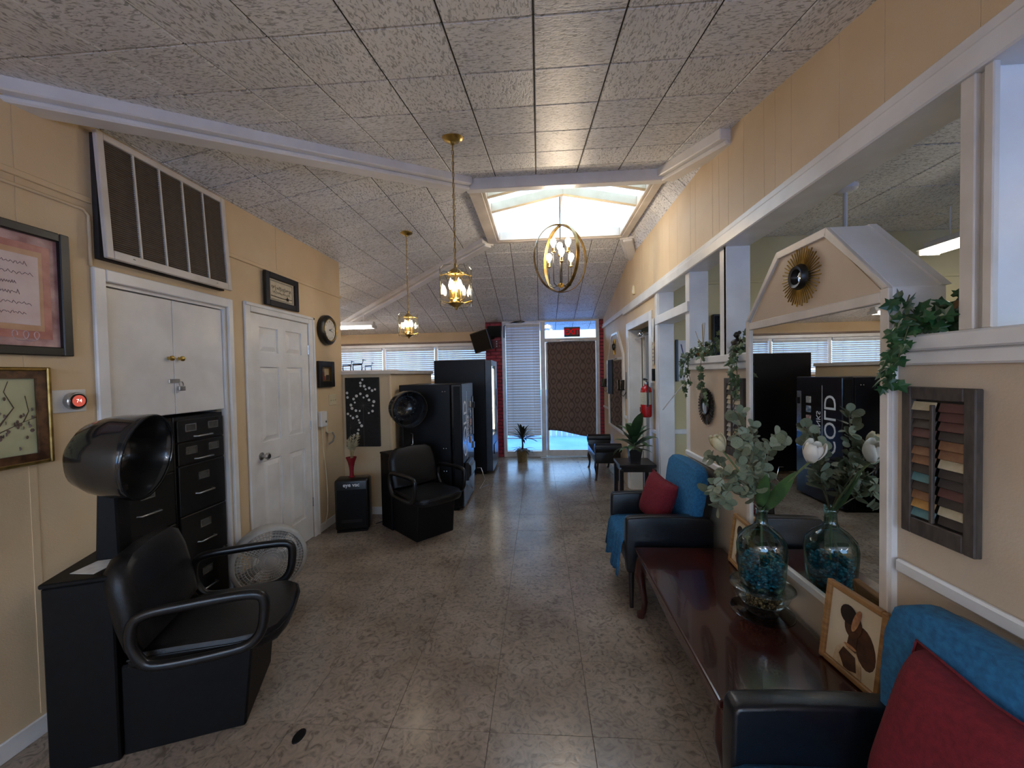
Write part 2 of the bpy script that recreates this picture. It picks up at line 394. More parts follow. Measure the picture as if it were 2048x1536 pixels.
ob('ridge_bar', G().box(xm - .012, IY0, zr - .015, xm + .012, IY1, zr + .01), WHITE, sky)
# ---------------------------------------------------------------- left wall with closet niche and door
CY0, CY1, DY0, DY1, DTOP, CTOP = 1.945, 2.765, 2.99, 3.785, 2.137, 2.13
wl = struct('wall_left', G().box(XL - .12, -3, 0, XL, CY0, 3.05).box(XL - .12, CY0, CTOP, XL, CY1, 3.05).box(XL - .12, CY1, 0, XL, DY0, 3.05)
            .box(XL - .12, DY0, DTOP, XL, DY1, 3.05).box(XL - .12, DY1, 0, XL, 4.45, 3.05), WALL)
niche = G().box(XL - .80, CY0 - .03, 0, XL - .77, CY1 + .03, 2.2).box(XL - .77, CY0 - .03, 0, XL - .12, CY0, 2.2).box(XL - .77, CY1, 0, XL - .12, CY1 + .03, 2.2).box(XL - .77, CY0, 2.17, XL - .12, CY1, 2.2)
struct('wall_niche', niche, WHITE)
struct('wall_store', G().box(-5.1, 4.33, 0, XL - .12, 4.45, 3.0), WALL)
struct('wall_far_left', G().box(-5.1, 4.45, 0, -5.0, 8.2, 3.0), WALL)
for y0, y1 in ((1.0, 1.885), (2.81, 2.925), (3.875, 4.45)):
    struct('baseboard_left', G().box(XL, y0, 0, XL + .014, y1, .085), WHITE, bevel=.003)
for y0, y1 in ((.3, 1.90), (2.73, 4.46)): struct('trim_6', G().box(XL, y0, 2.515, XL + .012, y1, 2.545), WALL, bevel=.003)
for y in (1.62, 2.15, 3.36): struct('trim_7', G().box(XL, y - .014, 2.56 if y > 2 else .1, XL + .003, y + .014, 2.93), WALL)
# closet casing
cs = struct('trim_8', G().box(XL, CY0 - .06, 0, XL + .022, CY0, CTOP + .065), WHITE, bevel=.005)
ob('casing', G().box(XL, CY1, 0, XL + .022, CY1 + .045, CTOP + .065), WHITE, cs, bevel=.005)
ob('casing', G().box(XL, CY0, CTOP, XL + .022, CY1, CTOP + .065), WHITE, cs, bevel=.005)
ob('inner_stop', G().box(XL - .05, CY0, 0, XL - .005, CY0 + .018, CTOP), WHITE, cs); ob('inner_stop', G().box(XL - .05, CY1 - .018, 0, XL - .005, CY1, CTOP), WHITE, cs)
ob('inner_stop', G().box(XL - .05, CY0 + .018, CTOP - .018, XL - .005, CY1 - .018, CTOP), WHITE, cs)
# door with six raised panels
dcase = struct('trim_9', G().box(XL, DY0 - .06, 0, XL + .02, DY0, DTOP + .075), WHITE, bevel=.005)
ob('casing', G().box(XL, DY1, 0, XL + .02, DY1 + .09, DTOP + .075), WHITE, dcase, bevel=.005)
ob('casing', G().box(XL, DY0, DTOP, XL + .02, DY1, DTOP + .075), WHITE, dcase, bevel=.005)
ob('casing_bead', G().box(XL + .02, DY1 + .06, 0, XL + .03, DY1 + .085, DTOP + .07), WHITE, dcase, bevel=.003)
ob('casing_bead', G().box(XL + .02, DY0 - .055, DTOP + .045, XL + .03, DY1 + .085, DTOP + .07), WHITE, dcase, bevel=.003)
d1 = struct('door_1', G().box(XL - .05, DY0 + .004, .012, XL - .012, DY1 - .004, DTOP - .004), WHITE)
fz = XL - .012
rows = ((1.82, 2.03), (1.07, 1.70), (.24, .92)); colsd = ((DY0 + .11, DY0 + .345), (DY0 + .45, DY0 + .685))
xsr = [DY0 + .004, colsd[0][0], colsd[0][1], colsd[1][0], colsd[1][1], DY1 - .004]
for a, b in ((0, 1), (2, 3), (4, 5)): ob('stile', G().box(fz, xsr[a], .012, fz + .014, xsr[b], DTOP - .004), WHITE, d1)
zz = [.012, .24, .92, 1.07, 1.70, 1.82, 2.03, DTOP - .004]
for a in (0, 2, 4, 6):
    for c0, c1 in colsd: ob('rail', G().box(fz, c0, zz[a], fz + .014, c1, zz[a + 1]), WHITE, d1)
for z0, z1 in rows:
    for c0, c1 in colsd: ob('raised_panel', G().add([(fz, c0 + .012, z0 + .012), (fz, c1 - .012, z0 + .012), (fz, c1 - .012, z1 - .012), (fz, c0 + .012, z1 - .012), (fz + .011, c0 + .05, z0 + .05), (fz + .011, c1 - .05, z0 + .05), (fz + .011, c1 - .05, z1 - .05), (fz + .011, c0 + .05, z1 - .05)], [(0,1,5,4),(1,2,6,5),(2,3,7,6),(3,0,4,7),(4,5,6,7)]), WHITE, d1)
kn = ob('knob', G().lathe([(.0, 0), (.032, 0), (.032, .006), (.014, .012), (.012, .035), (.026, .045), (.029, .06), (.02, .07), (0, .071)], 20), STEEL, d1, (XL, 3.08, .965), (0, PI / 2, 0), smooth=40)
for z in (1.88, 1.13, .36):
    ob('hinge', G().tube([(XL + .004, DY1, z - .045), (XL + .004, DY1, z + .045)], .007, 8), STEEL, d1)
# ---------------------------------------------------------------- low partition wall with ledge
pw = struct('wall_partition', G().box(-2.41, 4.45, 0, -1.72, 4.57, 1.63).box(-1.84, 4.57, 0, -1.72, 6.2, 1.63), WALL)
ob('ledge', G().box(-2.41, 4.42, 1.63, -1.69, 4.60, 1.675).box(-1.87, 4.60, 1.63, -1.69, 6.2, 1.675), TRIMW, pw, bevel=.004)
ob('corner_trim', G().box(-1.735, 4.435, 0, -1.705, 4.465, 1.63), WALL, pw, bevel=.004)
struct('baseboard_partition', G().box(-2.28, 4.436, 0, -1.72, 4.45, .085).box(-1.72, 4.436, 0, -1.706, 6.2, .085), WHITE, bevel=.003)
# ---------------------------------------------------------------- far window wall
WY = 8.1
struct('wall_window', G().box(-5.0, WY, 0, -.69, WY + .15, 1.52).box(-5.0, WY, 2.21, -.69, WY + .15, 3.0).box(-5.0, WY, 1.52, -4.3, WY + .15, 2.21).box(-1.05, WY, 1.52, -.69, WY + .15, 2.21), WALL)
struct('trim_10', G().box(-5.0, WY - .05, 2.265, -1.0, WY, 2.30), mat('brown_rail', '#6b5648', '#7d675a', scale=9, rough=.5), bevel=.004)
struct('trim_11', G().box(-4.4, WY - .03, 2.20, -1.0, WY, 2.262), WHITE, bevel=.003)
struct('trim_12', G().box(-4.4, WY - .06, 1.48, -1.0, WY, 1.52), WHITE, bevel=.003)
SLATM = mat('blind_slat_white', '#cfd2d8', '#dfe2e6', scale=9, rough=.45)
def blind(name, label, x0, x1, z0, z1, y, step, tilt, group=None, w=.045):
    t = thing(name, label, 'blinds', ((x0 + x1) / 2, y, z1), 0, group); W2 = (x1 - x0) / 2
    ob('headrail', G().box(-W2, -.025, -.04, W2, .025, 0), SLATM, t, bevel=.003)
    me = mesh(G().add([(-W2, -w/2, 0), (W2, -w/2, 0), (W2, 0, .004), (-W2, 0, .004), (W2, w/2, 0), (-W2, w/2, 0), (-W2, -w/2, .0018), (W2, -w/2, .0018), (W2, 0, .0058), (-W2, 0, .0058), (W2, w/2, .0018), (-W2, w/2, .0018)],
              [(0,3,2,1),(3,5,4,2),(6,7,8,9),(9,8,10,11),(0,1,7,6),(4,5,11,10),(1,2,8,7),(2,4,10,8),(0,6,9,3),(3,9,11,5)]), 'slat', m=SLATM)
    n = int((z1 - z0 - .07) / step)
    for i in range(n): ob('slat', me, None, t, (0, 0, -.06 - i * step), (tilt + random.uniform(-.04, .04), 0, 0))
    ob('bottom_rail', G().box(-W2, -.022, -(z1 - z0), W2, .022, -(z1 - z0) + .018), SLATM, t, bevel=.003)
    for fx in (-.62, .62): ob('ladder_cord', G().tube([(W2 * fx, -.028, -.03), (W2 * fx, -.028, -(z1 - z0))], .0025, 5), SLATM, t)
    return t
wx = (-4.3, -3.24, -2.13, -1.05)
for i in range(3):
    w = struct('window_%d' % (i + 2), G().box(wx[i] + .02, WY + .07, 1.52, wx[i+1] - .02, WY + .078, 2.21), WINGLASS)
    for a in (wx[i], wx[i+1] - .02): ob('window_frame', G().box(a, WY + .02, 1.52, a + .02, WY + .12, 2.21), WHITE, w)
    for z in (1.52, 2.19): ob('window_frame', G().box(wx[i] + .02, WY + .02, z, wx[i+1] - .02, WY + .12, z + .02), WHITE, w)
    ob('mullion', G().box(wx[i] - .03, WY - .012, 1.52, wx[i] + .03, WY + .02, 2.2), WHITE, w)
    blind('window_blind', ('white slatted blind in the high window behind the partition ledge figurines', 'white slatted blind in the middle high window beside the tall black vending machine', 'white slatted blind in the high window behind the wall television')[i], wx[i] + .04, wx[i+1] - .04, 1.55, 2.19, WY - .005 + .005 + .045 - .05, .042, 1.08, 'blinds in the three high windows')
# ---------------------------------------------------------------- entrance wall
EY = 7.58
FRM = mat('entrance_frame_white', '#c4bfba', '#d6d2ce', scale=7, rough=.4)
struct('wall_entry', G().box(-1.03, EY + .13, 0, -.70, 8.1, 2.9).box(-.70, EY + .0, 2.63, 1.16, EY + .15, 2.9).box(1.14, EY + .13, 0, 1.5, EY + .25, 2.9), WALL)
BR = mat('red_painted_brick', '#7d1422', '#9d1f30', scale=14, rough=.45, bump=.5, bscale=40)
BRJ = mat('red_painted_mortar', '#4e0a13', '#611019', scale=14, rough=.6)
def pillar(name, x0, x1, y0, y1, ztop):
    p = struct(name, G().box(x0 + .008, y0 + .008, 0, x1 - .008, y1, ztop), BRJ)
    bw, bh = .2, .068; full = mesh(G().box(0, 0, 0, bw - .012, .05, bh - .012), 'brick', bevel=.006, m=BR)
    cache = {}
    for r in range(int(ztop / bh)):
        x = x0 - (bw / 2 if r % 2 else 0)
        while x < x1 - .02:
            a, b = max(x, x0), min(x + bw, x1)
            if b - a > .03:
                k = round(b - a, 3)
                if k not in cache: cache[k] = mesh(G().box(0, 0, 0, b - a - .012, .05, bh - .012), 'brick', bevel=.006, m=BR)
                ob('brick', cache[k], None, p, (a + .006, y0 - random.uniform(0, .006), r * bh + .006))
            x += bw
    return p
pillar('wall_pillar_left', -1.03, -.70, EY, EY + .13, 2.62); pillar('wall_pillar_right', 1.14, 1.27, EY, EY + .13, 2.62)
ef = struct('trim_13', G().box(-.70, EY, 2.58, 1.14, EY + .07, 2.66), FRM, bevel=.004)
for a, b, z0, z1 in ((-.70, -.64, 0, 2.58), (.03, .12, 0, 2.58), (1.08, 1.14, 0, 2.58)): ob('jamb', G().box(a, EY, z0, b, EY + .07, z1), FRM, ef, bevel=.004)
ob('transom_bar', G().box(.12, EY, 2.20, 1.08, EY + .07, 2.27), FRM, ef, bevel=.004)
ob('sill_rail', G().box(-.64, EY, 0, .03, EY + .07, .11), FRM, ef, bevel=.004)
w5 = struct('window_5', G().box(-.64, EY + .03, .11, .03, EY + .038, 2.58), WINGLASS)
w6 = struct('window_6', G().box(.12, EY + .03, 2.27, 1.08, EY + .038, 2.58), WINGLASS)
d2 = struct('door_2', G().box(.17, EY + .022, .13, 1.03, EY + .03, 2.14), WINGLASS)
for c in ((.125, .012, .17, 2.195), (1.03, .012, 1.075, 2.195), (.17, .012, 1.03, .13), (.17, 2.14, 1.03, 2.195)):
    ob('door_rail', G().box(c[0], EY + .008, c[1], c[2], EY + .045, c[3]), FRM, d2, bevel=.004)
ob('closer_bar', G().box(.40, EY - .03, 2.205, .85, EY + .008, 2.225), STEEL, d2, bevel=.004)
ob('push_handle', G().tube([(.15, EY + .0, 1.0), (.15, EY - .03, 1.0), (.15, EY - .03, 1.12), (.15, EY, 1.12)], .008, 8), STEEL, d2)
struct('trim_14', G().box(.0, EY - .06, 0, 1.16, EY + .1, .008), STEEL)
blind('window_blind', 'tall white slatted blind in the sidelight beside the curtained glass door', -.63, .02, .36, 2.57, EY - .035, .0515, 1.12, None, .060)
# ---------------------------------------------------------------- outside
OUTG = mat('daylight_blue_ground', '#5f90d0', '#77a4dc', scale=1.2, rough=.8, bump=.1)  # blue cast of the daylight is put into the ground colour
struct('floor_outside', G().box(-14, 7.66, -.3, 14, 40, -.02), OUTG)
FEN = mat('pale_fence_paint', '#b9c3cf', '#cdd5de', scale=6, rough=.6)
fe = thing('fence', 'pale picket fence standing outside beyond the glass entrance door', 'fence', (0, 10.2, -.02))
ob('rail', G().box(-5, .02, .25, 5, .05, .31), FEN, fe); ob('rail', G().box(-5, .02, .85, 5, .05, .91), FEN, fe)
pk = mesh(G().box(-.055, 0, 0, .055, .02, 1.05), 'picket', m=FEN)
for i in range(72): ob('picket', pk, None, fe, (-4.9 + i * .138, 0, 0))
# ---------------------------------------------------------------- right wall: upper panelling, header, openings
XB = XR + .15
wr = struct('wall_right', G().box(XR + .008, -3, 2.52, XB, 7.6, 3.3), WALL)
random.seed(11); y = -.6
while y < 7.55:                                     # random-width plank panelling above the rail
    w = random.choice((.10, .13, .19, .21, .30))
    ob('plank', G().box(XR - .002, y + .0005, 2.50, XR + .008, min(y + w, 7.58) - .0005, 3.28), WALL, wr, bevel=.0014); y += w
struct('trim_15', G().box(XR - .018, -3, 2.475, XR, 7.58, 2.515), WHITE, bevel=.006)
struct('trim_16', G().box(XR - .03, -3, 2.40, XB, 5.72, 2.475).box(XR - .03, 5.72, 2.43, XB, 7.58, 2.475), WHITE, bevel=.006)
D1A, D1B, D2A, D2B = 4.44, 5.46, 3.39, 4.12
struct('wall_right_lower', G().box(XR, -3, 0, XB, 3.30, 1.65), mat('peach_wall_paint', '#bda88f', '#c7b49c', scale=2.5, rough=.5, bump=.08, bscale=140, coords='World'))
struct('wall_right_far', G().box(XR, D1B, 0, XB, 7.58, 2.44).box(XR, D1A, 2.17, XB, D1B, 2.44).box(XR, 4.20, 0, XB, D1A, 2.40), WALL)
po = struct('trim_17', G().box(XR, 3.30, 0, XB, 3.39, 2.40), WHITE, bevel=.004)
struct('trim_18', G().box(XR, 2.67, 1.70, XB, 2.70, 2.40).box(XR - .0, 2.675, 1.70, XB, 2.76, 2.40), WHITE)
p3 = struct('trim_19', G().box(XR, 1.16, 1.70, XB + .25, 1.225, 2.40), WHITE, bevel=.004); ob('stop_strip', G().box(XR - .018, 1.185, 1.70, XR, 1.225, 2.40), TRIMW, p3, bevel=.003)
ob('stop_strip', G().box(XR - .018, 1.14, 1.70, XR, 1.165, 2.40), TRIMW, p3, bevel=.003)
struct('trim_20', G().box(XR - .035, 2.36, 1.65, XB + .02, 3.30, 1.70).box(XR - .035, -1, 1.65, XB + .02, 1.43, 1.70), WHITE, bevel=.006)
struct('trim_21', G().box(XR - .02, 2.36, 1.605, XR, 3.30, 1.65).box(XR - .02, -1, 1.605, XR, 1.43, 1.65), WHITE, bevel=.006)
struct('trim_22', G().box(XR, 3.39, 2.08, XB, 4.12, 2.15), WHITE, bevel=.004)
struct('trim_23', G().box(XR, 4.12, 0, XB, 4.20, 2.40).box(XR - .012, 4.13, 0, XR, 4.22, 2.40), WHITE, bevel=.003)
struct('trim_24', G().box(XR - .018, 3.30, 2.08, XR, 4.2, 2.165), WHITE, bevel=.004)
dc = struct('trim_25', G().box(XR - .018, D1A - .1, 0, XR, D1A, 2.26), WHITE, bevel=.004)
ob('casing', G().box(XR - .018, D1B, 0, XR, D1B + .1, 2.26), WHITE, dc, bevel=.004); ob('casing', G().box(XR - .018, D1A, 2.16, XR, D1B, 2.26), WHITE, dc, bevel=.004)
ob('jamb', G().box(XR, D1B - .02, 0, XB + .01, D1B, 2.16), WHITE, dc); ob('jamb', G().box(XR, D1A, 0, XB + .01, D1A + .02, 2.16), WHITE, dc)
struct('trim_26', G().box(XR - .022, 2.37, .905, XR, 3.36, .95).box(XR - .022, -1, .905, XR, 1.42, .95), WHITE, bevel=.007)
struct('trim_27', G().box(XR - .022, 5.57, .945, XR, 7.57, .985).box(XR - .022, 4.21, .945, XR, 4.34, .985), WHITE, bevel=.007)
# side room
struct('wall_side_back', G().box(XB, 4.3, 0, 5.0, 4.42, 3.05), WALLY)
struct('trim_28', G().box(XB, 4.285, 2.50, 5.0, 4.3, 2.53), WALLY, bevel=.003); struct('trim_29', G().box(XB, 4.28, .93, 5.0, 4.3, .985), WHITE, bevel=.005)
struct('wall_side_right', G().box(5.0, -3, 0, 5.1, 8.2, 3.05), WALLY); struct('wall_passage_end', G().box(XB, 8.1, 0, 5.0, 8.2, 3.0), WALLY)
struct('wall_behind', G().box(-2.41, -3.1, 0, 5.1, -3, .9).box(-2.41, -3.1, 2.35, 5.1, -3, 3.3).box(-2.41, -3.1, .9, -2.1, -3, 2.35).box(1.0, -3.1, .9, 1.6, -3, 2.35).box(4.7, -3.1, .9, 5.1, -3, 2.35), WALL)
for i, (x0_, x1_) in enumerate(((-2.1, -.55), (-.55, 1.0), (1.6, 3.15), (3.15, 4.7))):
    w = struct('window_%d' % (i + 7), G().box(x0_ + .03, -3.055, .93, x1_ - .03, -3.05, 2.32), WINGLASS)
    for c_ in ((x0_, .9, x0_ + .03, 2.35), (x1_ - .03, .9, x1_, 2.35), (x0_ + .03, .9, x1_ - .03, .93), (x0_ + .03, 2.32, x1_ - .03, 2.35)): ob('window_frame', G().box(c_[0], -3.09, c_[1], c_[2], -3.01, c_[3]), WHITE, w)
struct('floor_outside_rear', G().box(-14, -30, -.3, 14, -3.1, -.05), OUTG)
struct('door_3', G().box(XB + .02, D1B - .065, .01, XB + .80, D1B - .025, 2.13), WHITE, bevel=.003)
# ================================================================ lamps
def bulb_mat(): return emis('warm_bulb', '#ffe8c8', 60 * BULB_POWER)
TUBE = emis('fluorescent_tube', '#f6f6ff', 26 * TUBE_POWER)
def fluorescent(label, loc, rz, L=1.2, hang=.06, group=None, tubes=2, bare=False, tm_=None):
    t = thing('fluorescent_light', label, 'light', loc, rz, group)
    ob('housing', G().prism([(-L/2, -.06, .0), (-L/2, .06, 0), (-L/2, .04, .06), (-L/2, -.04, .06)] if not bare else [(-L/2, -.025, -.02), (-L/2, .025, -.02), (-L/2, .025, .06), (-L/2, -.025, .06)], (L, 0, 0)), WHITE, t, bevel=.003)
    if not bare: ob('reflector', G().prism([(-L/2, -.11, -.012), (-L/2, .11, -.012), (-L/2, .06, .0), (-L/2, -.06, 0)], (L, 0, 0)), WHITE, t)
    for k in range(tubes):
        y = (k - (tubes - 1) / 2) * (.14 if bare else .10)
        ob('tube', G().tube([(-L/2 + .03, y, -.035), (L/2 - .03, y, -.035)], .017, 10), tm_ or TUBE, t, smooth=60)
    for s in (-1, 1): ob('end_cap', G().box(s * L/2 - .012, -.09, -.055, s * L/2 + .012, .09, .0), WHITE, t, bevel=.004)
    if hang: 
        for s in (-.35, .35): ob('hanger', G().tube([(s * L, 0, .06), (s * L, 0, .06 + hang)], .006, 6), WHITE, t)
    return t
fluorescent('white two-tube fluorescent fixture hung over the area behind the partition', (-3.36, 6.5, 2.47), 0, 1.2, .15, None, 2, False, emis('dim_fluorescent_tube', '#fff4e2', 12))
fluorescent('white two-tube fluorescent fixture near the store wall behind the partition', (-4.0, 5.6, 2.50), 0, 1.2, .05)
fluorescent('bright fluorescent tube fixture in the side room behind the mirror', (3.55, 3.25, 2.66), PI / 2, 1.25, .25, None, 2, False, emis('dim_fluorescent_tube', '#fff4e2', 12))
fluorescent('white fluorescent fixture in the side room close to the rear wall', (3.2, -.6, 2.66), PI / 2, 1.2, .25, None, 2, False, emis('dim_fluorescent_tube', '#fff4e2', 12))
fluorescent('added out-of-view bare-tube fill light at the rear of the hall, on the closet wall side', (-1.5, -1.7, 2.0), PI / 2, 1.2, .36, None, 2, True)  # added fill behind the camera, brightens the hall and its ceiling
fluorescent('added out-of-view bare-tube fill light at the rear of the hall, on the armchair side', (.4, -1.7, 2.0), PI / 2, 1.2, .36, None, 2, True)  # second unseen fill, put in to raise the ambient light
LINK = {}
def chain(parent, z0, z1, r=.011, wire=.0022, m=BRASS):
    n = max(2, int((z1 - z0) / (r * 3.0)))
    st = (z1 - z0) / n
    if 'm' not in LINK:
        pts = [(r * .62 * math.cos(a), 0, r * 1.75 * math.sin(a)) for a in [2 * PI * k / 12 for k in range(12)]]
        LINK['m'] = mesh(G().tube(pts, wire, 5, closed=True), 'chain_link', smooth=60, m=m)
    for i in range(n): ob('chain_link', LINK['m'], None, parent, (0, 0, z0 + (i + .5) * st), (0, 0, PI / 2 * (i % 2) + .4))
    ob('cord', G().tube([(.003, .002, z0), (-.003, .003, (z0 + z1) / 2), (.003, .002, z1)], .0016, 5), mat('lamp_cord', '#4a3a1c', rough=.5), parent)
def glass_pendant(label, x, y, zc, ztop):
    t = thing('pendant_lamp', label, 'pendant lamp', (x, y, ztop), .25, 'brass pendants with cut glass panels')
    dz = zc - ztop
    ob('canopy', G().lathe([(0, -.045), (.012, -.043), (.014, -.03), (.04, -.022), (.062, -.010), (.066, 0), (0, 0)], 24), BRASS, t, (0, 0, 0), smooth=40)
    chain(t, dz + .145, -.045)
    ob('crown', G().lathe([(0, .15), (.008, .145), (.010, .12), (.03, .105), (.05, .085), (.052, .075), (.03, .078), (0, .085)], 20, (0, 0, dz)), BRASS, t, smooth=40)
    ob('centre_stem', G().lathe([(0, .09), (.006, .09), (.006, .04), (.012, .02), (.006, 0), (.008, -.06), (.03, -.085), (.05, -.097), (.052, -.104), (.035, -.115), (.012, -.128), (.008, -.14), (0, -.146)], 20, (0, 0, dz)), BRASS, t, smooth=40)
    w, h, c = .052, .118, .022
    for k in range(6):
        a = PI / 3 * k; R = .098
        pts = [(-w, -h + c), (-w + c, -h), (w - c, -h), (w, -h + c), (w, h - c), (w - c, h), (-w + c, h), (-w, h - c)]
        p = ob('glass_panel', G().prism([(u, -.002, v) for u, v in pts], (0, .004, 0)), GLASS, t, (R * math.cos(a), R * math.sin(a), dz), (0, 0, a + PI / 2), bevel=.0012)
        ob('bevel_edge', G().tube([(u * .97, 0, v * .985) for u, v in pts], .0016, 4, closed=True), glassy('bevelled_glass_edge', '#d8ded8', gloss=.35, rough=.08), p)
        ob('arm', G().tube([(0, 0, dz - .095), (.05 * math.cos(a), .05 * math.sin(a), dz - .10), (R * math.cos(a), R * math.sin(a), dz - .085)], .003, 5), BRASS, t)
        ob('arm', G().tube([(0, 0, dz + .08), (.05 * math.cos(a), .05 * math.sin(a), dz + .084), (R * math.cos(a), R * math.sin(a), dz + .07)], .003, 5), BRASS, t)
    for k in range(4):
        a = PI / 2 * k + .5; cx, cy = .036 * math.cos(a), .036 * math.sin(a)
        ob('candle_socket', G().lathe([(0, -.085), (.012, -.085), (.014, -.08), (.009, -.075), (.009, -.02), (0, -.02)], 10, (cx, cy, dz)), BRASS, t, smooth=40)
        ob('bulb', G().lathe([(.0001, -.02), (.008, -.018), (.013, .0), (.012, .015), (.006, .035), (.0001, .052)], 10, (cx, cy, dz), cap=False), bulb_mat(), t, smooth=60)
glass_pendant('brass pendant lamp with clear cut glass panels on a long chain by the hip trim', -.515, 2.47, 2.155, zfront(0, 2.47))
glass_pendant('brass pendant lamp with clear cut glass panels hung in front of the partition ledge', -1.365, 4.09, 2.14, zleft(-1.365, 0))
def orb():
    y = 4.07; zc = 2.765; zt = 3.42
    t = thing('orb_chandelier', 'bronze and gold oval cage chandelier with lit globe bulbs hanging below the skylight', 'chandelier', (.235, y, zt), .35)
    d = zc - zt; A, B = .285, .345
    for k, rz in enumerate((.0, PI / 2 + .25)):
        n = 48; vs = []; fs = []
        for i in range(n):
            a = 2 * PI * i / n; c, s = math.cos(a), math.sin(a)
            for rr, ww in ((1, -.018), (1, .018), (.98, .018), (.98, -.018)):
                sc = 1 if k == 0 else .97
                vs.append((A * rr * sc * c, ww, d + B * rr * sc * s))
        for i in range(n):
            j = (i + 1) % n
            for q in range(4): fs.append((i*4+q, i*4+(q+1)%4, j*4+(q+1)%4, j*4+q))
        ob('cage_ring', G().add(vs, fs), DBRASS, t, rot=(0, 0, rz), smooth=40)
    ob('rod', G().tube([(0, 0, 0), (0, 0, d - B * .78)], .005, 8), BLACKF, t)
    ob('rod_canopy', G().lathe([(0, -.02), (.04, -.015), (.045, 0), (0, 0)], 16), BLACKF, t, smooth=40)
    ob('hub', G().lathe([(0, -.03), (.012, -.026), (.03, -.012), (.034, 0), (.03, .012), (.012, .02), (0, .022)], 16, (0, 0, d - B * .78)), BRASS, t, smooth=40)
    for k in range(6):
        a = PI / 3 * k + .2; up = .10 if k % 2 else -.02; R = .085 if k % 2 else .13
        hx, hy = math.cos(a), math.sin(a); zb = d - B * .78
        ar = ob('arm', G().tube([(.02*hx, .02*hy, zb), (R*.6*hx, R*.6*hy, zb - .012), (R*.95*hx, R*.95*hy, zb + .01), (R*hx, R*hy, zb + .05), (R*hx, R*hy, d + up - .055)], .0045, 7), BLACKF, t, smooth=60)
        ob('candle_cup', G().lathe([(0, -.06), (.006, -.058), (.022, -.045), (.02, -.042), (.011, -.042), (.011, .0), (0, .0)], 12, (R*hx, R*hy, d + up)), BRASS, ar, smooth=40)
        ob('bulb', G().lathe([(.0001, 0), (.010, .002), (.014, .015), (.026, .035), (.031, .055), (.026, .077), (.012, .09), (.0001, .093)], 14, (R*hx, R*hy, d + up), cap=False), bulb_mat(), ar, smooth=60)
orb()
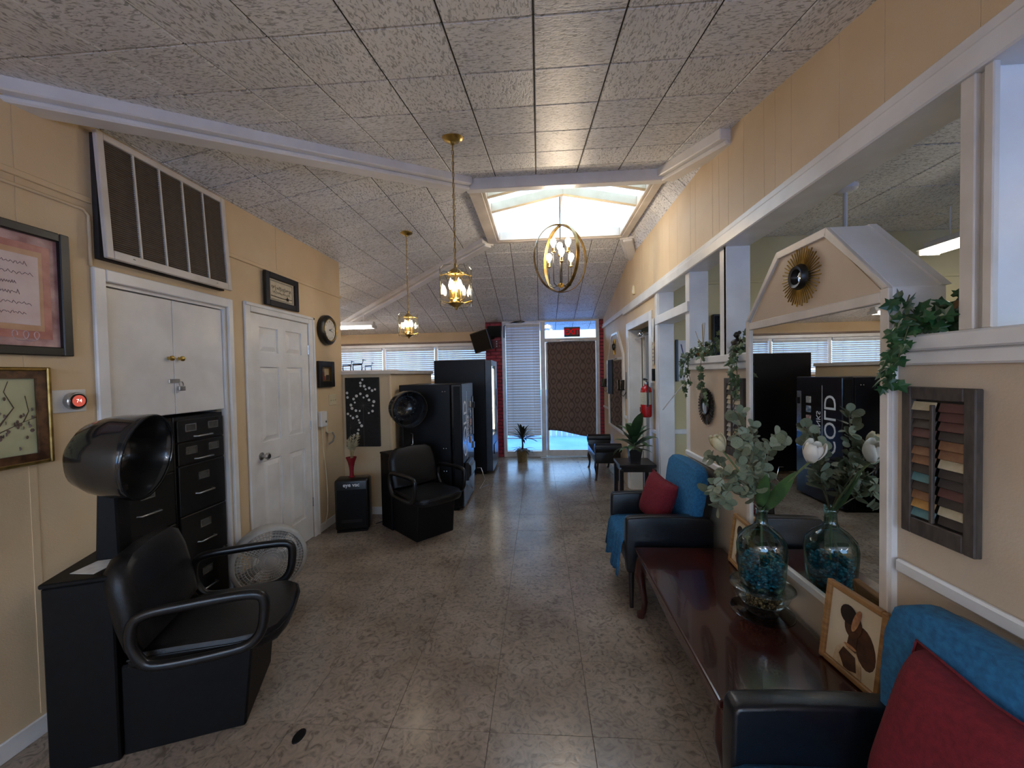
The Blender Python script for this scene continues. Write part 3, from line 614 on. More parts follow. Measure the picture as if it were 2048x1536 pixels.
# ================================================================ salon hair dryer chairs
HOOD = mat('smoked_black_hood', '#16181a', '#1e2022', scale=8, rough=.16, coat=.5)
def dryer_chair(label, loc, rz, paper):
    t = thing('hair_dryer_chair', label, 'dryer chair', loc, rz, 'salon dryer chairs')
    cb = ob('back_cabinet', G().box(-.35, -.235, 0, -.12, .235, .775), BLACKM, t, bevel=.006)
    ob('cabinet_top', G().box(-.355, -.24, .775, -.115, .24, .795), BLACKM, cb, bevel=.005)
    if paper: ob('paper_slip', G().prism([(-.30, -.16, .7955), (-.20, -.20, .7955), (-.16, -.06, .7955), (-.26, -.03, .7955)], (0, 0, .0012)), mat('paper_white', '#c9c7c2', '#dedcd6', scale=30, rough=.7), cb)
    ob('seat_base', G().prism([(-.12, -.215, 0), (.33, -.215, 0), (.37, -.215, .39), (-.12, -.215, .39)], (0, .43, 0)), BLACKM, t, bevel=.008)
    # seat: rounded front, domed
    def pad(outline, z0, h, dome, ins=.03):
        n = len(outline); g = G(); c = (sum(p[0] for p in outline) / n, sum(p[1] for p in outline) / n); rings = []
        for sc, z in ((.94, z0), (1, z0 + h * .3), (1, z0 + h * .65), (.95, z0 + h * .95), (.8, z0 + h + dome * .5), (.5, z0 + h + dome), (.02, z0 + h + dome * 1.1)):
            rings.append([(c[0] + (p[0] - c[0]) * sc, c[1] + (p[1] - c[1]) * sc, z) for p in outline])
        vs = [p for r in rings for p in r]; fs = [tuple(range(n - 1, -1, -1))]
        for i in range(len(rings) - 1):
            for k in range(n): fs.append((i*n+k, i*n+(k+1)%n, (i+1)*n+(k+1)%n, (i+1)*n+k))
        fs.append(tuple(range((len(rings) - 1) * n, len(rings) * n))); return g.add(vs, fs)
    out = [(-.08, -.235), (.1, -.245), (.3, -.262), (.42, -.255), (.475, -.21), (.5, -.12), (.505, 0), (.5, .12), (.475, .21), (.42, .255), (.3, .262), (.1, .245), (-.08, .235)]
    st = ob('seat', pad(out, .37, .075, .004), BLACKL, t, smooth=50)
    ob('piping', G().tube([(p[0] * 1.004, p[1] * 1.006, .42) for p in out], .006, 6, closed=True), BLACKL, st, smooth=60)
    bo = [(-.255, 0), (-.27, .12), (-.265, .28), (-.235, .37), (-.17, .405), (0, .415), (.17, .405), (.235, .37), (.265, .28), (.27, .12), (.255, 0), (0, -.01)]
    bk = ob('backrest', pad(bo, 0, .085, .01), BLACKL, t, smooth=50)
    # pad lies in xy with thickness z -> stand up, lean back
    M = Matrix.Translation((-.085, 0, .445)) @ Matrix.Rotation(-.20, 4, 'Y') @ Matrix(((0, 0, 1, 0), (1, 0, 0, 0), (0, 1, 0, 0), (0, 0, 0, 1)))
    bk.data.transform(M)
    for s in (-1, 1):
        y = s * .285
        pth = [(-.02, y, .45), (-.045, y, .52), (-.035, y, .60), (.02, y, .632), (.14, y, .64), (.30, y, .645), (.40, y, .64), (.437, y, .615), (.44, y, .55), (.425, y, .47), (.38, y, .42), (.30, y, .405), (.12, y, .40), (.02, y, .41)]
        ob('armrest', G().tube(sm(pth, 4, True), .019, 10, closed=True, flat=1.15), BLACKP, t, smooth=60)
    ob('column', G().prism([(-.275, -.055, .795), (-.185, -.055, .795), (-.195, -.045, 1.12), (-.265, -.045, 1.12)], (0, .1, 0)), BLACKM, t, bevel=.008)
    ob('column_handle', G().tube([(-.23, .05, .83), (-.23, .09, .85), (-.23, .09, .96), (-.23, .05, .98)], .006, 6), STEEL, t, smooth=60)
    prof = [(.19, .17), (.198, .168), (.2, .155), (.196, .13), (.190, .07), (.176, .01), (.146, -.05), (.09, -.092), (.03, -.106), (.0001, -.108)]
    hd = ob('hood', G().lathe([(r, z) for r, z in prof], 36, cap=False), HOOD, t, smooth=50)
    inn = [(.19, .17), (.18, .15), (.176, .07), (.16, .015), (.12, -.04), (.06, -.066), (.0001, -.07)]
    H = Matrix.Translation((-.255, .0, 1.265)) @ Matrix.Rotation(-.06, 4, 'Z') @ Matrix.Rotation(PI / 2 + .12, 4, 'Y')
    hi = ob('hood_lining', G().lathe(inn, 36, cap=False), mat('hood_lining_dark', '#1c1e20', '#26282a', scale=10, rough=.22, coat=.4), hd, smooth=50)
    rm = ob('rim', G().tube([(.194 * math.cos(a), .194 * math.sin(a), .17) for a in [2*PI*k/36 for k in range(36)]], .0075, 6, closed=True), HOOD, hd, smooth=60)
    g = G()
    for r, n in ((.05, 6), (.095, 12), (.14, 18)):
        for k in range(n): g.ball((r * math.cos(2*PI*k/n), r * math.sin(2*PI*k/n), -.064 + (r / .15) ** 2 * .068), .004, 6, 4)
    vt = ob('air_vents', g, STEEL, hd); vt['kind'] = 'stuff'
    for o_ in (hd, hi, rm, vt): o_.data.transform(H)
    return t
dryer_chair('black vinyl hair dryer chair with raised smoked hood beside the filing cabinets', (-1.767, 1.769, 0), math.radians(22), True)
dryer_chair('black vinyl hair dryer chair with raised smoked hood against the low partition', (-1.30, 4.05, 0), math.radians(-42), False)
# ================================================================ filing cabinets in the niche
FC = mat('black_enamel_steel', '#0b0c0d', '#111213', scale=20, rough=.34)
def file_cabinet(label, y0, y1, drawers):
    t = thing('filing_cabinet', label, 'filing cabinet', (XL - .04, (y0 + y1) / 2, 0), LEFTW, 'black filing cabinets in the closet niche')
    w = (y1 - y0) / 2
    ob('cabinet_body', G().box(-w, 0, 0, w, .62, 1.365), FC, t, bevel=.004)
    z = 1.345
    for h, two in drawers:
        z0 = z - h
        d = ob('drawer', G().box(-w + .012, -.016, z0 + .004, w - .012, 0, z - .004), FC, t, bevel=.004)
        cz = z - h * (.38 if h < .2 else .28)
        for cx in ((-.09, .09) if two else (0,)):
            g = G()
            for a in (-1, 1): g.box(cx - .042, -.021, cz + a * .022 - .003, cx + .042, -.016, cz + a * .022 + .003).box(cx + a * .039 - .003, -.021, cz - .022, cx + a * .039 + .003, -.016, cz + .022)
            lh = ob('label_holder', g, STEEL, d)
            ob('label_card', G().box(cx - .036, -.0175, cz - .019, cx + .036, -.0165, cz + .019), mat('label_card', '#3c3c3a', '#4a4a47', scale=30, rough=.7), lh)
        hz = z - h * (.8 if h < .2 else .62)
        ob('handle', G().tube([(-.065, -.014, hz), (-.06, -.04, hz), (.06, -.04, hz), (.065, -.014, hz)], .006, 7), STEEL, d, smooth=60)
        z = z0
    ob('lock', G().lathe([(0, 0), (.009, 0), (.009, .006), (0, .006)], 10), STEEL, t, (w - .05, -.016, z + .33), (PI / 2, 0, 0))
    return t
file_cabinet('black steel filing cabinet with four deep drawers, next to the dryer chair hood', 1.966, 2.345, ((.32, False), (.33, False), (.33, False), (.33, False)))
file_cabinet('black steel filing cabinet with two shallow card drawers above deep drawers', 2.352, 2.742, ((.15, True), (.15, True), (.33, False), (.33, False), (.33, False)))
# cupboard doors above them
cu = thing('wall_cupboard', 'white double-door cupboard with brass knobs and padlock above the filing cabinets', 'cupboard', (XL - .02, 2.355, 1.385), LEFTW)
ob('cupboard_box', G().box(-.388, .02, 0, .388, .6, .722), WHITE, cu)
for s in (-1, 1):
    dd = ob('cupboard_door', G().box(min(s * .0015, s * .388), 0, .003, max(s * .0015, s * .388), .019, .722), WHITE, cu, bevel=.003)
    ob('knob', G().lathe([(0, 0), (.011, 0), (.007, .008), (.007, .014), (.016, .022), (.016, .03), (.008, .036), (0, .037)], 16), BRASS, dd, (s * .036 - .002, 0, .355), (PI / 2, 0, 0), smooth=40)
hs = ob('hasp', G().box(-.045, -.008, .20, .03, 0, .225), STEEL, cu, bevel=.002)
pl = thing('padlock', 'small steel padlock hanging from the hasp on the white cupboard', 'padlock', (XL + .0, 2.375, 1.535), LEFTW)
ob('lock_body', G().box(-.022, -.014, 0, .022, .006, .03), STEEL, pl, bevel=.004, seg=2)
ob('shackle', G().tube([(-.013, -.004, .025), (-.013, -.004, .045), (-.007, -.004, .057), (.007, -.004, .057), (.013, -.004, .045), (.013, -.004, .025)], .0035, 7), CHROME, pl, smooth=60)
# ================================================================ return air grille
FILT = mat('dusty_brown_filter', '#463a2f', '#55483c', scale=30, rough=.9)
gr = thing('return_air_grille', 'large tilted return air grille with brown filter above the white cupboard', 'grille', (XL, 2.315, 2.24), LEFTW)
hw, hh = .415, .655
ob('duct_box', G().box(-hw + .01, -.03, 0, hw - .01, 0, hh - .01), mat('dark_duct', '#2a2420', '#38312b', scale=12, rough=.8), gr)
tilt = -.055
def tl(o): o.rotation_euler = (tilt, 0, 0); o.location = (0, -.03, hh); return o
tl(ob('filter', G().box(-hw + .03, -.006, -hh + .03, hw - .03, .0, -.03), FILT, gr))
for nm, c in (('grille_frame', (-hw, -.02, -hh, -hw + .035, .004, 0)), ('grille_frame', (hw - .035, -.02, -hh, hw, .004, 0)), ('grille_frame', (-hw + .035, -.02, -.035, hw - .035, .004, 0)), ('grille_frame', (-hw + .035, -.02, -hh, hw - .035, .004, -hh + .045))):
    tl(ob(nm, G().box(*c), TRIMW, gr, bevel=.003))
for k in range(1, 5):
    x = -hw + .035 + k * (2 * hw - .07) / 5; tl(ob('mullion', G().box(x - .005, -.016, -hh + .04, x + .005, -.004, -.03), TRIMW, gr))
lv = mesh(G().box(-hw + .036, -.012, -.0014, hw - .036, -.007, .0014), 'louvre', m=mat('louvre_brown', '#66584c', '#746558', scale=20, rough=.6))
zk = -.045
while zk > -hh + .05:
    o = tl(ob('louvre', lv, None, gr)); o.location = Vector((0, -.03, hh)) + Euler((tilt, 0, 0)).to_matrix() @ Vector((0, 0, zk)); zk -= .0115
for x in (-.28, .28): tl(ob('screw', G().lathe([(0, 0), (.006, 0), (.005, .003), (0, .004)], 8), STEEL, gr)); gr.children[-1].location = (x, -.088, .025)
# conduit on the wall
tag(ob('wall_conduit', G().tube([(XL + .008, .4, 2.475), (XL + .008, 1.86, 2.475), (XL + .008, 1.885, 2.45), (XL + .008, 1.885, 2.20), (XL + .008, 1.89, 2.197)], .008, 8), WALL, smooth=60), 'thin painted cable conduit running to the return air grille', 'conduit')
# ================================================================ framed pictures on the left wall
def frame_parts(t, w, h, fw, d, m, m2=None, prof=0):
    """rectangular frame, local x right, z up from the bottom, wall at y = 0"""
    for c in ((-w/2, 0, -w/2 + fw, h), (w/2 - fw, 0, w/2, h), (-w/2 + fw, 0, w/2 - fw, fw), (-w/2 + fw, h - fw, w/2 - fw, h)):
        o = ob('frame', G().box(c[0], -d, c[1], c[2], 0, c[3]), m, t, bevel=.004)
    if m2:
        i = fw; q = .012
        for c in ((-w/2+i, i, -w/2+i+q, h-i), (w/2-i-q, i, w/2-i, h-i), (-w/2+i+q, i, w/2-i-q, i+q), (-w/2+i+q, h-i-q, w/2-i-q, h-i)):
            ob('inner_lip', G().box(c[0], -d * .75, c[1], c[2], -.002, c[3]), m2, t)
def flat(name, t, pts, y, m, th=.0012): return ob(name, G().prism([(a, y, b) for a, b in pts], (0, -th, 0)), m, t)
def rect(x0, z0, x1, z1): return [(x0, z0), (x1, z0), (x1, z1), (x0, z1)]
def squiggle(x0, x1, z, amp, n, seed):
    rr = random.Random(seed); P = []
    for i in range(n):
        u = i / (n - 1); P.append((x0 + (x1 - x0) * u, 0, z + amp * (math.sin(i * 1.9) * rr.uniform(.3, 1.3) + (.9 if rr.random() < .12 else 0))))
    return P
INKP = mat('plum_ink', '#6d5560', rough=.8)
t = thing('framed_print', 'pink script print in a wide black frame above the gold framed blossom picture', 'picture', (XL, 1.535, 1.727), LEFTW)
w, h = .49, .58; frame_parts(t, w, h, .04, .03, BLACKF)
flat('print_border', t, rect(-.205, .04, .205, .54), -.008, mat('mauve_print', '#8d5f63', '#c9a5a0', scale=9, rough=.4, detail=8))
flat('rose_band', t, rect(-.185, .075, .175, .50), -.0094, mat('rose_print', '#a8655c', '#c08478', scale=14, rough=.4))
flat('tan_band', t, rect(-.15, .11, .145, .47), -.0108, mat('tan_print', '#b78a68', '#c69c7c', scale=14, rough=.4))
flat('text_sheet', t, rect(-.135, .135, .13, .445), -.0122, mat('pale_pink_sheet', '#c9b0ad', '#d6c2bf', scale=9, rough=.4))
for i, (a, b) in enumerate(((-.09, .09), (-.11, .11), (-.05, .05), (-.06, .06), (-.1, .1), (-.08, .08))):
    ob('script_line', G().tube([(p[0], -.0138, p[2]) for p in squiggle(a, b, .405 - i * .044, .007, 40, i)], .0011, 4), INKP, t)
for s in (-1, 1):
    pts = [(s * (.03 + .10 * k / 30 + .018 * math.cos(k * .55)), -.0112, .085 + .022 * math.sin(k * .55)) for k in range(31)]
    ob('scroll_mark', G().tube(pts, .0022, 4), mat('pale_scroll', '#c9a9a6', rough=.5), t)
t = thing('framed_blossom_picture', 'gold framed picture of a blossoming branch beside the round thermostat', 'picture', (XL, 1.43, 1.235), LEFTW)
w, h = .51, .437
GOLD = mat('antique_gold', '#7a6132', '#a98d52', scale=20, rough=.32, metal=.8)
frame_parts(t, w, h, .016, .03, GOLD)
for c in (rect(-w/2+.016, .016, -w/2+.05, h-.016), rect(w/2-.05, .016, w/2-.016, h-.016), rect(-w/2+.05, .016, w/2-.05, .05), rect(-w/2+.05, h-.05, w/2-.05, h-.016)):
    flat('burl_band', t, c, -.010, mat('burl_veneer', '#3b2418', '#6a4a30', scale=26, rough=.3), .012)
flat('picture_sheet', t, rect(-w/2+.05, .05, w/2-.05, h-.05), -.006, mat('celadon_paper', '#a9a883', '#b9b894', scale=6, rough=.45))
rb = random.Random(5); BRN = mat('branch_ink', '#4f3f33', rough=.8); BLO = mat('blossom_ink', '#584840', '#75625a', scale=60, rough=.8)
main = [(-.05 + .05 * k + rb.uniform(-.012, .012), -.0085, .07 + .03 * k + rb.uniform(-.01, .012)) for k in range(6)]
for bi, pth in enumerate((main, [main[2], (.09, -.0085, .20), (.13, -.0085, .26), (.10, -.0085, .33), (.115, -.0085, .375)], [main[1], (-.02, -.0085, .17), (.01, -.0085, .22), (-.01, -.0085, .29)], [main[4], (.18, -.0085, .24), (.17, -.0085, .31)], [main[0], (-.12, -.0085, .13), (-.16, -.0085, .20)])):
    ob('branch', G().tube(pth, [max(.0045 - .0008 * k - .0008 * bi, .0012) for k in range(len(pth))], 5), BRN, t)
bl = mesh(G().lathe([(0, 0), (.009, 0), (.006, .0015), (0, .002)], 6), 'blossom', m=BLO)
for k in range(60):
    a = rb.choice(main) if rb.random() < .7 else (rb.uniform(-.1, .18), 0, rb.uniform(.1, .33))
    ob('blossom', bl, None, t, (max(-.19, min(.19, a[0] + rb.gauss(0, .03))), -.0082, max(.06, min(.375, a[2] + rb.gauss(0, .028)))), (PI / 2, 0, rb.random() * 3), None)
# thermostat
t = thing('thermostat', 'round thermostat reading 74 on a white wall plate', 'thermostat', (XL, 1.765, 1.51), LEFTW)
ob('wall_plate', G().box(-.075, -.006, -.055, .075, 0, .055), mat('white_plastic', '#d5d3d0', '#dedcd9', scale=9, rough=.4), t, bevel=.004)
ob('dial_ring', G().lathe([(0, 0), (.038, 0), (.042, .006), (.043, .03), (.040, .034), (.034, .036), (0, .036)], 32), STEEL, t, (.012, -.006, 0), (PI / 2, 0, 0), smooth=35)
sc = ob('display', G().lathe([(0, 0), (.036, 0), (.034, .002), (0, .0025)], 32), BLACKP, t, (.012, -.042, 0), (PI / 2, 0, 0))
ob('screen', G().lathe([(0, 0), (.028, 0), (0, .0004)], 28), emis('thermostat_orange_screen', '#c4584a', .55), sc, (0, 0, .0026))
text_ob('reading', '74', .024, emis('thermostat_digits', '#ffe0d8', 1.0), t, (.012, -.0458, 0), depth=.0003)
# sign over the door, clock, small black frame, switches, phone box
t = thing('framed_sign', 'small black framed script sign with a twig star above the white door', 'picture', (XL + .012, 3.375, 2.222), LEFTW)
frame_parts(t, .45, .285, .05, .03, BLACKF)
flat('sign_sheet', t, rect(-.175, .05, .175, .235), -.008, mat('linen_paper', '#b8ab92', '#c6baa2', scale=30, rough=.7))
for k in range(4):
    c = ((-.155, .06, -.147, .225), (.147, .06, .155, .225), (-.147, .06, .147, .068), (-.147, .217, .147, .225))[k]
    flat('mat_line', t, rect(*c), -.0094, mat('grey_mat_line', '#7d7a72', rough=.7))
ob('script_line', G().tube([(p[0], -.0105, p[2]) for p in squiggle(-.13, .13, .165, .018, 46, 21)], .0014, 4), mat('grey_ink', '#6a655c', rough=.8), t)
ob('script_line', G().tube([(p[0], -.0105, p[2]) for p in squiggle(-.12, .12, .125, .01, 40, 22)], .0012, 4), MATS['grey_ink'], t)
ob('twig', G().tube([(-.14, -.012, .092), (0, -.013, .086), (.14, -.012, .093)], .003, 5), BLACKF, t)
g = G()
for k in range(5):
    a = PI / 2 + k * 2 * PI / 5; b = a + 4 * PI / 5
    g.tube([(.075 + .02 * math.cos(a), -.015, .09 + .02 * math.sin(a)), (.075 + .02 * math.cos(b), -.015, .09 + .02 * math.sin(b))], .002, 4)
ob('twig_star', g, BLACKF, t)
t = thing('wall_clock', 'round black wall clock with a brass bezel beside the white door', 'clock', (XL, 4.11, 2.11), LEFTW)
ob('case', G().lathe([(0, 0), (.155, 0), (.16, .012), (.158, .045), (.14, .062), (.122, .066), (.120, .05), (0, .05)], 40), BLACKF, t, (0, 0, 0), (PI / 2, 0, 0), smooth=35)
ob('bezel', G().tube([(.118 * math.cos(a), -.064, .118 * math.sin(a)) for a in [2*PI*k/40 for k in range(40)]], .006, 6, closed=True), BRASS, t, smooth=60)
fc = ob('dial', G().lathe([(0, 0), (.114, 0), (.114, .003), (0, .003)], 40), mat('dial_cream', '#d5cfc2', '#dfd9cd', scale=9, rough=.5), t, (0, -.05, 0), (PI / 2, 0, 0))
for k in range(12):
    a = PI / 2 - k * PI / 6; text_ob('numeral', str(k or 12), .026, BLACKF, t, (.09 * math.cos(a), -.0535, .09 * math.sin(a)), depth=.0003)
for nm, a, L, wd in (('hour_hand', math.radians(90 - 69), .055, .004), ('minute_hand', math.radians(90 - 108), .085, .003)):
    ob(nm, G().prism([(-.012, 0, -wd), (L, 0, -wd * .4), (L, 0, wd * .4), (-.012, 0, wd)], (0, -.001, 0)), BLACKF, t, (0, -.056, 0), (0, -a, 0))
t = thing('framed_print', 'small black framed abstract print hung below the wall clock', 'picture', (XL, 4.075, 1.50), LEFTW)
frame_parts(t, .30, .275, .06, .035, BLACKF, DBRASS)
flat('print_sheet', t, rect(-.09, .06, .09, .215), -.008, mat('ochre_print', '#7a5a3a', '#a07c52', scale=16, rough=.5))
flat('red_block', t, rect(-.07, .075, -.01, .16), -.0094, mat('print_red', '#6e2f24', '#823c2e', scale=20, rough=.5)); flat('cream_block', t, rect(-.02, .12, .06, .2), -.0098, mat('print_cream', '#b39c74', '#c4ae87', scale=20, rough=.5)); flat('dark_block', t, rect(.01, .075, .07, .13), -.0102, mat('print_dark', '#3c2f28', rough=.5))
IVORY = mat('ivory_plastic', '#cbbd98', '#d6c9a7', scale=9, rough=.4)
t = thing('switch_plate', 'ivory triple light switch plate near the wall corner', 'light switch', (XL, 4.22, 1.355), LEFTW)
ob('plate', G().box(-.078, -.006, -.06, .078, 0, .06), IVORY, t, bevel=.003)
for k in (-1, 0, 1): ob('toggle', G().box(k * .046 - .005, -.02, -.012, k * .046 + .005, -.006, .004), IVORY, t, bevel=.002)
t = thing('wall_telephone_box', 'white wall junction box with a bracket and hanging cord beside the door', 'junction box', (XL, 3.97, 1.17), LEFTW)
ob('box', G().box(-.055, -.045, -.08, .055, 0, .08), MATS['white_plastic'], t, bevel=.006); ob('button', G().box(.02, -.048, -.04, .035, -.045, -.02), BLACKP, t)
ob('bracket', G().box(.09, -.02, -.16, .10, 0, .06).box(.09, -.06, -.16, .15, 0, -.15), IVORY, t)
ob('hook', G().tube([(.12, -.06, -.155), (.12, -.08, -.2), (.11, -.07, -.25), (.09, -.03, -.28)], .01, 6), mat('grey_plastic', '#7d7a74', rough=.4), t)
ob('cord', G().tube([(-.01, -.02, -.08), (.0, -.02, -.3), (.045, -.018, -.55), (.06, -.02, -.8), (.05, -.02, -1.0), (.0, -.02, -1.1)], .005, 6), IVORY, t, smooth=60)
# ================================================================ floor fan
t = thing('floor_fan', 'round grey floor fan standing by the door casing behind the dryer chair', 'fan', (-2.04, 2.79, 0), math.radians(42))
FW = mat('grey_fan_plastic', '#a9a8a4', '#bbbab6', scale=10, rough=.4); R = .25; ZF = .257
def fanx(o): o.data.transform(Matrix.Translation((0, 0, ZF)) @ Matrix.Rotation(PI / 2, 4, 'X')); return o      # lathe axis -> -y
fanx(ob('shroud', G().lathe([(R * .80, -.09), (R * .9, -.085), (R, -.03), (R, .04), (R * .95, .055), (R * .88, .06), (R * .86, .05), (R * .9, .03), (R * .9, -.03), (R * .8, -.07)], 40, cap=False), FW, t, smooth=40))
for k in range(10): fanx(ob('grille_ring', G().tube([((.03 + k * .0195) * math.cos(a), (.03 + k * .0195) * math.sin(a), .066 - (k / 10) ** 2 * .014) for a in [2*PI*i/32 for i in range(32)]], .0032, 4, closed=True), FW, t))
sp = mesh(G().tube([(.035, 0, .066), (.11, .0, .063), (.216, .0, .053)], .0028, 4), 'grille_spoke', m=FW)
for k in range(60):
    o = ob('grille_spoke', sp, None, t); o.matrix_local = Matrix.Translation((0, 0, ZF)) @ Matrix.Rotation(PI / 2, 4, 'X') @ Matrix.Rotation(2 * PI * k / 60, 4, 'Z')
fanx(ob('centre_cap', G().lathe([(0, .06), (.036, .06), (.034, .07), (0, .075)], 24), FW, t, smooth=40))
fanx(ob('motor', G().lathe([(0, -.085), (.06, -.085), (.06, 0), (.03, .02), (0, .02)], 20), mat('dark_fan_motor', '#55544f', rough=.5), t, smooth=40))
for k in range(5):
    g = G().prism([(.03, -.02, 0), (.205, -.07, .02), (.21, .03, -.01), (.04, .025, 0)], (0, 0, .003)); o = fanx(ob('blade', g, mat('pale_fan_blade', '#a5a5a3', rough=.4), t)); o.data.transform(Matrix.Translation((0, 0, ZF)) @ Matrix.Rotation(2*PI*k/5, 4, 'Y') @ Matrix.Translation((0, 0, -ZF)))
for s in (-1, 1): ob('foot', G().tube([(s * .15, -.06, .0075), (s * .15, .09, .0075)], .0075, 6).tube([(s * .15, .01, .008), (s * .13, .01, .05)], .01, 6), FW, t, smooth=60)
# ================================================================ things by the partition
t = thing('floor_vacuum', 'black stationary floor vacuum lettered eye vac in the partition corner', 'vacuum', (-1.98, 4.02, 0), math.radians(14))
ob('body', G().box(-.17, -.1, .012, .17, .1, .545), BLACKP, t, bevel=.03, seg=3, smooth=40)
ob('front_panel', G().box(-.145, -.106, .06, .145, -.098, .44), BLACKM, t, bevel=.012, seg=2)
ob('base_intake', G().box(-.15, -.10, 0, .15, .09, .02), BLACKM, t); ob('filter_slots', G().box(-.1, -.108, .10, .1, -.105, .13), BLACKF, t)
text_ob('lettering', 'eye vac', .055, mat('white_lettering', '#e2e2e2', rough=.5), t, (.0, -.1015, .488), depth=.0008, bold=.001)
t = thing('flower_vase', 'slender red trumpet vase of dried grasses standing on the black floor vacuum', 'vase', (-2.0, 4.03, .545))
ob('vase_body', G().lathe([(0, 0), (.03, 0), (.032, .006), (.022, .012), (.020, .05), (.024, .1), (.036, .16), (.054, .205), (.056, .21), (.05, .205), (.033, .16), (.02, .1), (0, .09)], 24), mat('red_glaze', '#7c1620', '#8f1f2a', scale=9, rough=.25), t, smooth=50)
GRS = mat('dried_grass', '#8d7d52', '#b3a57a', scale=30, rough=.9); GRT = mat('pale_plume', '#a99a78', '#c4b796', scale=30, rough=.95); rg = random.Random(3)
for k in range(14):
    a = rg.uniform(0, 2 * PI); R_ = rg.uniform(.02, .10); hgt = rg.uniform(.33, .45)
    tip = Vector((R_ * math.cos(a), R_ * math.sin(a) * .7, hgt)); mid = Vector((tip.x * .35, tip.y * .35, .26))
    s = ob('grass_stem', G().tube([(0, 0, .12), mid, tip], .0018, 4), GRS, t)
    g = G()
    for q in range(60):
        u = rg.uniform(.25, 1); p_ = mid.lerp(tip, u); d_ = Vector((rg.gauss(0, .016), rg.gauss(0, .016), rg.uniform(.0, .03)))
        g.tube([p_, p_ + d_], [.0034, .0006], 3)
    s2 = ob('plume', g, GRT, s); s2['kind'] = 'stuff'
t = thing('canvas_art', 'black canvas with white dotted dandelions hung on the low partition', 'picture', (-2.045, 4.45, .795))
ob('canvas', G().box(-.2, -.03, 0, .2, 0, .80), mat('charcoal_canvas', '#131211', '#1d1b1a', scale=30, rough=.8, bump=.1, bscale=300), t, bevel=.003)
DOT = mat('white_dot_paint', '#c9c7c0', '#dcdad4', scale=60, rough=.6)
px = [(350,494,11),(329,528,13),(330,558,11),(368,561,14),(381,594,11),(419,582,13),(448,609,13),(478,597,11),(188,630,13),(192,677,13),(326,641,13),(285,663,15),(395,663,15),(358,680,10),(254,694,13),(414,706,13),(463,724,15),(266,731,10),(225,757,14),(452,766,11),(235,792,15),(275,816,13),(314,819,10),(447,823,13),(408,843,10),(191,849,12),(218,870,9),(284,878,14),(243,893,13),(301,916,10),(311,943,12),(330,976,15),(296,1018,12),(287,1056,13),(250,1071,10)]
def cv(x, y): return ((x - 341) / 340 * .39, (1195 - y) / 715 * .79)
LNE = mat('grey_dandelion_line', '#57544f', rough=.8)
for cx, cy, lim in ((352, 762, 135), (208, 1000, 150)):
    a = cv(cx, cy); st = ob('flower_stalk', G().box(a[0] - .0015, -.0312, .0, a[0] + .0015, -.0295, a[1]), LNE, t)
    for x, y, r in px:
        b = cv(x, y)
        if math.hypot(x - cx, y - cy) < lim: ob('flower_ray', G().tube([(a[0], -.0305, a[1]), (b[0], -.0305, b[1])], .0009, 3), LNE, st)
for x, y, r in px:
    b = cv(x, y); ob('dot', G().lathe([(0, 0), (r / 340 * .39, 0), (r / 340 * .39, .0015), (0, .002)], 12), DOT, t, (b[0], -.0305, b[1]), (PI / 2, 0, 0))
# wire figurines on the ledge
def wire_animal(label, x, s):
    t = thing('wire_figurine', label, 'figurine', (x, 4.51, 1.675), .3, 'dark wire figurines on the partition ledge'); g = G(); h = .1 * s
    body = ob('wire_body', G().tube([(-.045*s, 0, .6*h), (0, 0, .62*h), (.045*s, 0, .64*h)], .007*s, 6).tube([(-.045*s, 0, .72*h), (0, .004, .74*h), (.045*s, 0, .72*h)], .004*s, 5), BLACKF, t)
    for a, b in ((-.04, .012), (-.04, -.012), (.04, .012), (.04, -.012)): ob('leg', G().tube([(a*s, 0, .62*h), (a*s*1.1, b*s, .3*h), (a*s, b*s*1.2, .003)], .0035*s, 5), BLACKF, t)
    ob('neck', G().tube([(.043*s, 0, .64*h), (.055*s, 0, .95*h), (.052*s, 0, 1.1*h)], .004*s, 5), BLACKF, t); ob('head', G().tube([(.05*s, 0, 1.12*h), (.085*s, 0, 1.05*h)], [.007*s, .003*s], 6), BLACKF, t)
    ob('tail', G().tube([(-.045*s, 0, .66*h), (-.062*s, 0, .5*h), (-.06*s, 0, .35*h)], .0025*s, 4), BLACKF, t)
wire_animal('dark wire animal figurine on the partition ledge, next to the wall corner', -2.26, 1.0)
wire_animal('dark wire animal figurine, the tallest of three on the partition ledge', -2.13, 1.15)
wire_animal('dark wire animal figurine, smallest of three on the partition ledge', -2.0, .8)
tag(ob('floor_cable', G().tube([(-1.80, 4.14, .006), (-1.72, 4.25, .006), (-1.66, 4.36, .006), (-1.60, 4.40, .006)], .005, 5), BLACKP, smooth=60), 'thin black cable on the floor between vacuum and dryer chair', 'cable')
# ================================================================ vending machines (fronts face +x)
VN = mat('navy_black_steel', '#0b0c10', '#0f1014', scale=20, rough=.35, spec=.25); VG = mat('graphite_vinyl', '#0d0e13', '#12131a', scale=14, rough=.22, coat=.2, spec=.3); LT = mat('white_lettering', '#e2e2e2', rough=.5)
def vend(name, label, y0, y1, xb, xf, h): 
    return thing(name, label, 'vending machine', (xf, (y0 + y1) / 2, 0), LEFTW), (y1 - y0) / 2, xf - xb
t, w, d = vend('vending_machine', 'short black cold drinks vending machine beside the dryer chair', 4.565, 5.335, -1.66, -.91, 1.50)
ob('cabinet', G().box(-w, .14, .02, w, d, 1.495), VN, t, bevel=.006); ob('plinth', G().box(-w + .01, .06, 0, w - .01, d - .02, .02), BLACKM, t)
dr = ob('front_door', G().box(-w, 0, .03, w, .132, 1.50), VG, t, bevel=.012, seg=2)
ob('hinge_edge', G().box(-w - .002, .02, .05, -w, .10, 1.47), BLACKM, dr)
